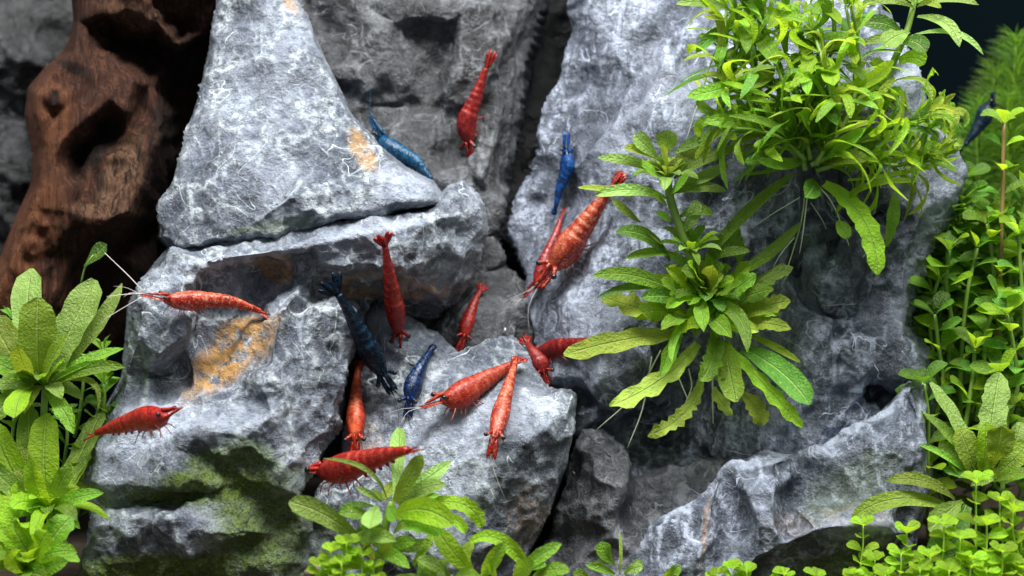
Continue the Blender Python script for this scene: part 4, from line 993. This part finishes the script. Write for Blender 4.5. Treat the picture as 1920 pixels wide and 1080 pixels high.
tp = plant('upright stem with drooping slim leaves standing against the dark water', W(1660, 190, d1 - 20))
def c3b(x, y, d=0): a = C3(x, y); return W(a[0], a[1], d1 - 20 + d)
tube('stem', [c3b(900, 420), c3b(940, 260), c3b(1000, 120), c3b(1040, -40)], [7, 7, 6, 5], M['stem'], tp, 12, 8)
traced(tp, [(1030, 30, 820, 20, 34, 'pale', 0, -22, -40), (1040, 24, 1270, 18, 36, 'pale', 0, -24, -40), (1040, 62, 1198, 176, 46, 'pale', 24, -24, -60), (1022, 132, 1288, 206, 26, 'pale', 20, -40, -50), (1010, 120, 910, 172, 70, 'pale', 0, -8, -80, .1, 'spat'),
             (985, 160, 1072, 196, 64, 'dark', 0, -16, -60, 0, 'strap'), (980, 120, 830, 90, 60, 'dark', 0, -14, -40), (1000, 130, 830, 165, 36, 'pale', 0, -4, -50), (970, 230, 1068, 240, 60, 'lime', 0, -16, -30, .1, 'strap'), (1040, 10, 1130, 30, 26, 'yellow', 0, -6, -50),
             (1030, 10, 980, -40, 50, 'pale', 0, 0, -40), (1040, 10, 1090, -50, 50, 'pale', 0, 0, -40), (930, 260, 860, 240, 40, 'lime', 0, -8, -60), (920, 330, 830, 360, 40, 'green', 0, -10, -50)], C3, d1 - 20)

# --- rosettes on the left
C5 = Conv(0, 480, 1.8)
dl = -60.0
lp = plant('upper olive green rosette with broad frosted leaves below the driftwood', W(85, 725, dl))
traced(lp, [(120, 430, 108, 42, 92, 'pale', -14, 0, 60, .06, 'spat'), (135, 425, 130, 140, 108, 'olive', 0, 0, -60, .05, 'strap'), (150, 430, 320, 80, 110, 'pale', 10, 0, 10, .10, 'strap'), (180, 400, 412, 92, 50, 'pale', 30, 0, 20, .1), (150, 440, 418, 312, 44, 'green', 0, -14, -20),
             (155, 445, 424, 374, 44, 'green', 0, -26, -40), (110, 430, -30, 200, 100, 'olive', -10, -10, -10, .08, 'strap'), (110, 440, -60, 350, 60, 'green', 0, -20, -40, .05), (110, 445, -60, 450, 34, 'pale', 0, -16, -60), (130, 445, 50, 545, 70, 'lime', -14, -24, -110, .04, 'spat'),
             (150, 450, 250, 600, 50, 'green', 14, -14, -60, .12), (140, 440, 330, 520, 18, 'olive', 70, -60, -40), (120, 430, 60, 300, 70, 'olive', 0, 0, -90, .06), (140, 430, 230, 260, 60, 'olive', 0, 0, -60, .06), (100, 440, -20, 560, 60, 'green', -10, -10, -60, .06)], C5, dl)
tube('stem', [W(85, 725, dl), W(80, 820, dl + 20), W(70, 960, dl + 30), W(70, 1090, dl + 40)], [6, 7, 7, 7], M['stem'], lp, 8)
rosette(lp, W(85, 722, dl), (.05, -.5, .85), 18, (70, 120), (20, 32), ['green', 'lime', 'olive', 'pale'], 'lance', .08, 25, 100)
dl2 = -90.0
lp2 = plant('middle yellow green rosette of upright straps behind the bright red shrimp', W(95, 955, dl2))
traced(lp2, [(165, 850, 160, 530, 92, 'lime', -6, 0, 20, .08, 'strap'), (175, 855, 345, 520, 80, 'pale', 10, 0, 120, .06, 'strap'), (150, 860, -20, 560, 96, 'lime', -20, 0, -30, .08, 'strap'), (150, 870, 100, 500, 70, 'green', -10, 0, 40, .08, 'strap'), (170, 860, 350, 800, 46, 'green', 0, -14, -40),
              (140, 870, -40, 690, 60, 'pale', -20, -20, -60, .1), (160, 870, 40, 850, 60, 'lime', 0, -30, -90, .1, 'strap'), (140, 880, 0, 920, 50, 'green', 0, -40, -80), (180, 860, 270, 920, 40, 'green', 0, -20, -60), (165, 870, 100, 680, 60, 'lime', 0, 0, -70, .1), (170, 860, 240, 700, 60, 'green', 0, 0, -60, .1),
              (150, 860, 60, 640, 60, 'olive', 0, 0, -20, .08, 'strap'), (185, 850, 300, 660, 60, 'olive', 0, 0, 60, .08, 'strap')], C5, dl2)
tube('stem', [W(95, 955, dl2), W(92, 1030, dl2 + 10), W(90, 1100, dl2 + 20)], [6, 7, 7], M['stem'], lp2, 6)
rosette(lp2, W(95, 952, dl2), (.05, -.5, .85), 18, (70, 125), (20, 32), ['green', 'lime', 'lime', 'olive'], 'lance', .1, 25, 100)
dl3 = -150.0
lp3 = plant('low bright green rosette with curled leaves at the foot of the algae-covered stone', W(60, 1060, dl3))
traced(lp3, [(110, 1020, 60, 880, 100, 'lime', -30, -30, -20, .12, 'strap'), (120, 1030, 240, 880, 80, 'green', 0, 0, -20, .15, 'strap'), (110, 1040, 262, 1000, 56, 'green', 0, -20, -60, .08), (100, 1040, -40, 900, 80, 'lime', -10, 0, -40, .1, 'strap'), (120, 1080, 230, 1030, 50, 'green', 0, -10, -80),
              (80, 1060, -40, 1020, 60, 'green', 0, -20, -60), (90, 1060, 20, 1000, 70, 'lime', 0, 0, -90, .1), (110, 1050, 160, 930, 70, 'lime', 0, 0, -60, .12, 'strap'), (60, 1080, 180, 1100, 60, 'green', 0, -20, -80, .05), (50, 960, -40, 800, 70, 'lime', 0, 0, 10, .1, 'spat'), (60, 900, 30, 740, 60, 'lime', 0, 0, 40, .1, 'spat')], C5, dl3)
rosette(lp3, W(60, 1070, dl3), (0, -.4, 1), 22, (70, 120), (24, 40), ['lime', 'green', 'green'], 'strap', .12, 20, 95)
# greenery behind those rosettes
for k, (x, y, dd, sz) in enumerate([(190, 700, 60, 60), (150, 730, 70, 70), (190, 760, 40, 60), (120, 830, 30, 70), (20, 800, 10, 80), (20, 640, 70, 70), (205, 820, 40, 50), (60, 900, 0, 80), (150, 900, -20, 60)]):
    fp = plant('dim green leafy tuft growing behind the left rosettes', W(x, y + 60, dd), 'plant', 'tufts behind the left rosettes')
    sprig(fp, [W(x - 10, y + 90, dd + 20), W(x, y + 40, dd + 10), W(x + 6, y - 10, dd), W(x + 4, y - 40, dd)], 4, (sz * .7, sz), (20, 30), ['dark', 'moss', 'green'], 'spat', (4, 3), 'stem', .06, 66)
sp_ = plant('single pale leaf sprig floating in the shadow of the driftwood', W(150, 520, 130))
tube('stem', [W(150, 540, 150), W(160, 500, 135), W(175, 478, 130)], [2, 2, 1.5], M['stem'], sp_, 6)
leaf(sp_, W(158, 500, 132), W(200, 458, 125), 34, 'dark', (0, 0, 0), (0, -1, .5), 'spat')  # deep green puts the driftwood's shadow into the leaf colour

# --- the foot plant in front of the wedge stone
C6 = Conv(500, 800, 3.2)
df = -170.0
fp = plant('leafy plant at the foot of the wedge stone with leaf tips over the plump shrimp', W(735, 950, df))
traced(fp, [(760, 440, 790, 5, 92, 'pale', 16, 0, 90, .04, 'spat'), (770, 450, 935, 170, 84, 'olive', 0, 0, -40, .03, 'strap'), (800, 450, 1110, 205, 84, 'pale', -10, 0, 10, .04), (790, 460, 1075, 345, 84, 'pale', 0, -30, -20), (800, 470, 1040, 410, 44, 'green', 0, -14, -30), (720, 430, 338, 192, 26, 'pale', 60, -60, -60),
             (690, 450, 535, 362, 36, 'pale', 0, -10, -40), (700, 440, 640, 390, 40, 'olive', 0, -10, -70), (660, 470, 620, 610, 100, 'pale', 0, -14, -130, .05, 'spat'), (520, 650, 132, 455, 110, 'pale', 0, -40, -60, .03, 'strap'), (730, 480, 780, 560, 70, 'green', 0, 0, -110), (780, 530, 1120, 590, 130, 'lime', 0, -60, -110, .05, 'strap'),
             (780, 600, 1060, 640, 100, 'green', 0, -40, -90, .08, 'strap'), (930, 470, 1290, 600, 80, 'lime', 60, -70, -10, .18, 'strap'), (1000, 560, 1190, 640, 60, 'lime', 40, -40, -40, .1, 'strap'), (520, 700, 780, 690, 80, 'pale', 0, -40, -140, .05), (440, 690, 520, 680, 60, 'pale', 0, -10, -100), (640, 560, 430, 520, 70, 'green', 0, -24, -40, .08),
             (650, 480, 430, 490, 40, 'dark', 0, -20, -10), (560, 600, 640, 700, 90, 'green', 0, 0, -80, .05, 'strap'), (700, 620, 560, 560, 80, 'green', 0, 0, -50, .05, 'strap'), (760, 640, 830, 600, 60, 'pale', 0, -14, -110), (640, 760, 860, 850, 70, 'green', 0, -40, -120, .04), (600, 750, 470, 810, 60, 'lime', 0, -24, -110),
             (650, 790, 760, 700, 60, 'olive', 0, 0, -90), (640, 800, 600, 690, 60, 'olive', 0, 0, -90), (700, 740, 900, 690, 70, 'green', 0, -20, -60, .06), (700, 440, 760, 330, 60, 'yellow', 0, 0, 30), (640, 700, 1000, 700, 70, 'green', 0, 10, -30, .06, 'strap')], C6, df)
tube('stem', [W(735, 940, df), W(720, 1000, df + 10), W(705, 1100, df + 30)], [7, 8, 8], M['stem'], fp, 7)
fp2 = plant('bright curled-leaf plant below the wedge stone beside the foot plant', W(880, 1070, df - 30))
traced(fp2, [(1210, 860, 1020, 620, 100, 'lime', 0, 0, -20, .05, 'strap'), (880, 830, 1000, 640, 44, 'lime', 0, 0, 10, .03, 'strap'), (1100, 900, 900, 800, 70, 'pale', 0, -30, -60, .05), (1250, 880, 1240, 690, 60, 'lime', -50, 0, 20, 0, 'strap'), (1220, 690, 1560, 840, 76, 'lime', 0, -90, 10, .06, 'strap'), (1240, 700, 1400, 710, 40, 'yellow', 0, -40, 30),
              (1290, 900, 1430, 690, 80, 'green', 0, 0, -50, .04), (1500, 890, 1770, 700, 76, 'green', 0, -20, -30, .03), (1480, 900, 1600, 800, 90, 'green', 0, 0, -60, .05), (1560, 860, 1680, 830, 40, 'green', 0, -10, -40), (1600, 900, 1820, 870, 80, 'green', 0, -30, -60, .05), (1120, 900, 1300, 960, 70, 'green', 0, -40, -80), (1000, 880, 920, 960, 60, 'green', 0, -40, -60), (1380, 900, 1330, 800, 60, 'lime', 0, 0, -40, .1)], C6, df - 30)
rosette(fp2, W(800, 1110, df - 10), (0, -.3, 1), 9, (60, 100), (20, 32), ['lime', 'green', 'pale'], 'strap', .06, 20, 90)
fp3 = plant('small sprig with one broad leaf in front of the low dark stone', W(1155, 1090, -60))
CB = Conv(1080, 960, 3.4286)
traced(fp3, [(250, 340, 165, 190, 92, 'green', -20, 0, -30, 0, 'spat'), (280, 400, 280, 120, 20, 'olive', 6, 0, 20), (250, 400, 60, 340, 50, 'green', 0, -14, -40), (240, 330, 110, 325, 24, 'pale', 0, -10, -20), (310, 400, 430, 360, 90, 'pale', 0, -24, -40, .15, 'spat'), (560, 440, 670, 340, 70, 'green', 0, 0, -30, .05), (80, 420, -20, 400, 60, 'green', 0, -16, -30)], CB, -60)

# --- bright round-leaved carpet sprigs
def carpet(x, y, h, d, sz, nodes=3, lab=None, grp=None):
    c = plant(lab, W(x, y + h, d), 'plant', grp, 'carpet_plant')
    lean = rng.uniform(-.2, .2)
    sprig(c, [W(x - lean * h, y + h, d + 6), W(x - lean * h * .5, y + h * .66, d + 3), W(x, y + h * .33, d), W(x, y, d)], nodes, (sz * .8, sz * 1.05), (sz * .58, sz * .8), ['lime'], 'round', (2.4, 1.6), 'stem_lime', .02, 74, .1, 2, 4, 6, 4, .2, .0, .75, .95)
g1 = ('bright lime round-leaved carpet sprig at the foot of the leafy plant', 'lime sprigs by the foot plant')
for x, y, h, d, sz in [(620, 1035, 60, -260, 30), (650, 1020, 80, -250, 34), (680, 1042, 60, -265, 30), (600, 1060, 50, -270, 30), (640, 1058, 50, -280, 30), (700, 1065, 40, -270, 28)]: carpet(x, y, h, d, sz, 3, *g1)
g2 = ('bright lime round-leaved carpet sprig before the wavy-crested stone', 'lime sprigs before the crested stone')
for x, y, h, d, sz in [(1375, 1066, 40, -120, 34), (1400, 1072, 40, -130, 34), (1470, 1078, 40, -120, 32), (1530, 1080, 40, -120, 30), (1345, 1078, 40, -125, 30)]: carpet(x, y, h, d, sz, 2, *g2)
g3 = ('bright lime round-leaved carpet sprig crowding beside the wavy-crested stone', 'lime sprigs beside the crested stone')
for x, y, h, d, sz in [(1618, 985, 110, -90, 36), (1700, 1000, 100, -110, 40), (1690, 1040, 60, -140, 38), (1640, 1050, 50, -130, 34), (1830, 905, 180, -150, 44), (1770, 985, 110, -160, 38), (1800, 1010, 90, -190, 40), (1850, 985, 110, -180, 40), (1900, 960, 130, -170, 42), (1745, 1045, 60, -190, 36), (1820, 1050, 60, -210, 38), (1880, 1035, 70, -220, 40), (1725, 1070, 40, -200, 34),
                       (1660, 1078, 40, -170, 32), (1780, 1072, 50, -220, 36), (1850, 1072, 50, -230, 36), (1910, 1065, 50, -220, 38), (1875, 940, 150, -140, 40), (1915, 1010, 80, -160, 40), (1600, 1075, 40, -150, 30)]: carpet(x, y, h, d, sz, 4 if h > 90 else 3, *g3)

# --- the lobed rosette on the right
dr_ = -40.0
rp = plant('frosted lobed rosette between the wavy-crested stone and the lime sprigs', W(1840, 900, dr_))
C4 = Conv(1560, 680, 2.7)
traced(rp, [(740, 560, 495, 100, 80, 'pale', 10, -10, 30, .1, 'strap'), (720, 560, 460, 250, 60, 'green', 20, -10, 20, .08), (700, 580, 440, 415, 34, 'green', 0, -26, 0), (780, 560, 850, 50, 120, 'pale', -20, 0, 30, .14, 'strap'), (800, 540, 860, 320, 130, 'olive', 0, 0, -50, .12, 'spat'), (720, 560, 640, 330, 110, 'olive', 0, 0, -10, .06, 'strap'),
             (690, 600, 545, 400, 70, 'green', 0, 0, 10, .1, 'strap'), (620, 690, 270, 600, 70, 'olive', 0, -50, -20, .05), (600, 740, 100, 790, 80, 'olive', -30, -80, -30, .05, 'strap'), (660, 700, 490, 850, 110, 'pale', 0, -20, -80, .08, 'spat'), (680, 720, 500, 1000, 130, 'dark', 0, 0, -60, .05, 'strap'), (840, 560, 1000, 400, 100, 'olive', 0, 0, -30, .1, 'strap'),
             (820, 600, 1000, 560, 60, 'green', 0, -20, -60, .06), (740, 580, 560, 540, 60, 'dark', 0, -10, 0, .06), (760, 560, 780, 300, 90, 'lime', 0, 0, -20, .1, 'strap'), (700, 620, 820, 600, 60, 'pale', 0, -20, -70, .1), (860, 540, 960, 300, 80, 'pale', 0, 0, 0, .15, 'strap')], C4, dr_)

# --- background stems on the right
def bacopa(label, pts, nodes, sz, mats, stem='stem', grp=None):
    b = plant(label, W(*pts[0]), 'plant', grp, 'stem_plant')
    sprig(b, [W(*p) for p in pts], nodes, (sz * .95, sz * 1.2), (sz * .5, sz * .75), mats, 'round', (5, 4), stem, .03, 72, .08, 2, 4, 7, 4, .15, .06, .7, .8)
bacopa('tall brown-stemmed plant with pale oval leaves in front of the feathery weed', [(1872, 640, 130), (1876, 500, 130), (1880, 360, 130), (1882, 232, 130)], 8, 52, ['moss', 'green', 'lime'], 'stem_brown')
bacopa('round-leaved stem plant with a pale cupped top leaf beside the stone edge', [(1800, 800, 160), (1802, 680, 150), (1812, 560, 145), (1832, 465, 140)], 7, 56, ['green', 'moss', 'lime'])
bacopa('round-leaved stem plant with a bright opening bud above the lobed rosette', [(1800, 860, 90), (1810, 800, 85), (1822, 720, 80), (1828, 655, 78)], 4, 58, ['green', 'lime'])
bacopa('broad oval-leaved stem at the picture edge beside the cupped top leaf', [(1925, 760, 120), (1922, 640, 115), (1915, 520, 112), (1910, 440, 110)], 6, 60, ['moss', 'lime', 'green'])
g6 = ('leafy bright oval-leaved stem before the dim thicket', 'bright stems before the thicket')
for x, y, dd in [(1760, 590, 120), (1740, 720, 90), (1890, 700, 60), (1850, 560, 90), (1775, 470, 150), (1900, 590, 70), (1745, 520, 170), (1860, 420, 150)]:
    bacopa(g6[0], [(x + rng.uniform(-25, 25), y + 230, dd + 20), (x + rng.uniform(-10, 10), y + 140, dd + 10), (x, y + 60, dd), (x + rng.uniform(-25, 25), y, dd - 10)], 5, 60, ['green', 'moss', 'lime', 'dark'], 'stem', g6[1])
g4 = 'dim stems filling the water beyond'
for k in range(30):
    x = 1725 + (k * 61.8) % 215; y = 330 + (k * 97.3) % 470; dd = 190 + (k * 53) % 260
    bacopa('dim round-leaved stem in the thicket beyond the broad stone', [(x + rng.uniform(-30, 30), y + 260, dd), (x + rng.uniform(-15, 15), y + 160, dd + 10), (x + rng.uniform(-12, 12), y + 70, dd), (x + rng.uniform(-35, 35), y, dd - 15)], 8, 62, ['dark', 'moss', 'green'], 'stem', g4)

# feathery weed: whorls of fine needles
def feathery(label, x, y, dd, h, rad, grp):
    f = plant(label, W(x, y + h, dd), 'plant', grp, 'feathery_weed')
    tube('stem', [W(x, y + h, dd), W(x + 4, y + h * .6, dd), W(x - 4, y + h * .3, dd), W(x, y, dd)], [4, 3.5, 3, 2], M['stem'], f, 10)
    V, F, uv = [], [], []
    nw = int(h / 9)
    for k in range(nw):
        t = k / nw; c = W(x + 4 * math.sin(t * 5), y + h * t, dd); rr = rad * min(1, .6 + t * 2.0) * rng.uniform(.85, 1.1)
        for q in range(24):
            th = 6.283 * (q + rng.random()) / 24; el = rng.uniform(.1, .8) * (1 - t * .6)
            d_ = nrm((math.cos(th), math.sin(th), el)); s_ = nrm(np.cross(d_, (rng.uniform(-1, 1), rng.uniform(-1, 1), .6)))
            L = rr * rng.uniform(.7, 1.05); i0 = len(V)
            mid = c + d_ * L * .55 + np.array((0, 0, L * .07))
            V += [c + s_ * .7, c - s_ * .7, mid + s_ * 1.0, mid - s_ * 1.0, c + d_ * L]
            uv += [(0, .4), (0, .6), (.5, .4), (.5, .6), (1, .5)]
            F += [(i0, i0 + 1, i0 + 3, i0 + 2), (i0 + 2, i0 + 3, i0 + 4)]
    tag(mk('needles', V, F, M['moss'], f, uv=uv), kind='stuff')
g5 = 'feathery weed in the dark water'
for x, y, dd, h, rad in [(1865, 130, 720, 330, 100), (1905, 70, 700, 360, 110), (1940, 90, 740, 360, 110), (1800, 250, 730, 260, 80), (1835, 190, 680, 300, 90), (1890, 180, 650, 300, 100), (1930, 200, 660, 300, 100)]:
    feathery('soft blurred feathery green weed rising in the dark water', x, y, dd, h, rad, g5)

# --- small things lying about
def flake(x, y, ln, ang, d=None, label=''):
    dd = (surf(x, y) if d is None else d) - 4
    a = W(x, y, dd); ca, sa = math.cos(math.radians(ang)), math.sin(math.radians(ang))
    b = a + np.array((ca * ln, -2, sa * ln)); m_ = (a + b) / 2 + np.array((sa * 2, -2, -ca * 2))
    V, F = tube_geo(catmull([a, m_, b], 6), np.array([.6, 1.8, 2.2, 2.2, 1.6, .5]), 5)
    tag(mk('flake', V, F, M['debris'], None, base=a), label, 'flake')
flake(1074, 884, 17, -28, label='white shed flake on the shaded side of the low dark stone')
flake(944, 622, 9, 70, label='tiny curled white flake in the hollow below the crevice')
for k, (x, y, r_) in enumerate([(592, 1066, 9), (607, 1073, 7), (580, 1076, 8)]):
    V, F = [], []
    c = W(x, y, -150 - 5 * k if x < 1000 else -40); 
    for a in range(1, 6):
        for b in range(9):
            ph = math.pi * a / 6; th = 2 * math.pi * b / 9; rr = r_ * (1 + .28 * math.sin(2 * th + k) * math.sin(ph) + .2 * math.cos(3 * ph + 2 * k) + rng.uniform(-.06, .06))
            V.append(c + rr * np.array([math.sin(ph) * math.cos(th) * 1.15, math.sin(ph) * math.sin(th), math.cos(ph) * .85]))
    for a in range(4):
        for b in range(9): F.append((a * 9 + b, (a + 1) * 9 + b, (a + 1) * 9 + (b + 1) % 9, a * 9 + (b + 1) % 9))
    F += [tuple(range(9)), tuple(range(44, 35, -1))]
    tag(mk('pebble', V, F, M['pebble'], None, base=c), 'small pale pebble on the soil at the foot of the stones', 'pebble', 'pebbles on the soil')

for o in list(bpy.data.objects):
    if 'ox' in o.keys(): del o['ox']
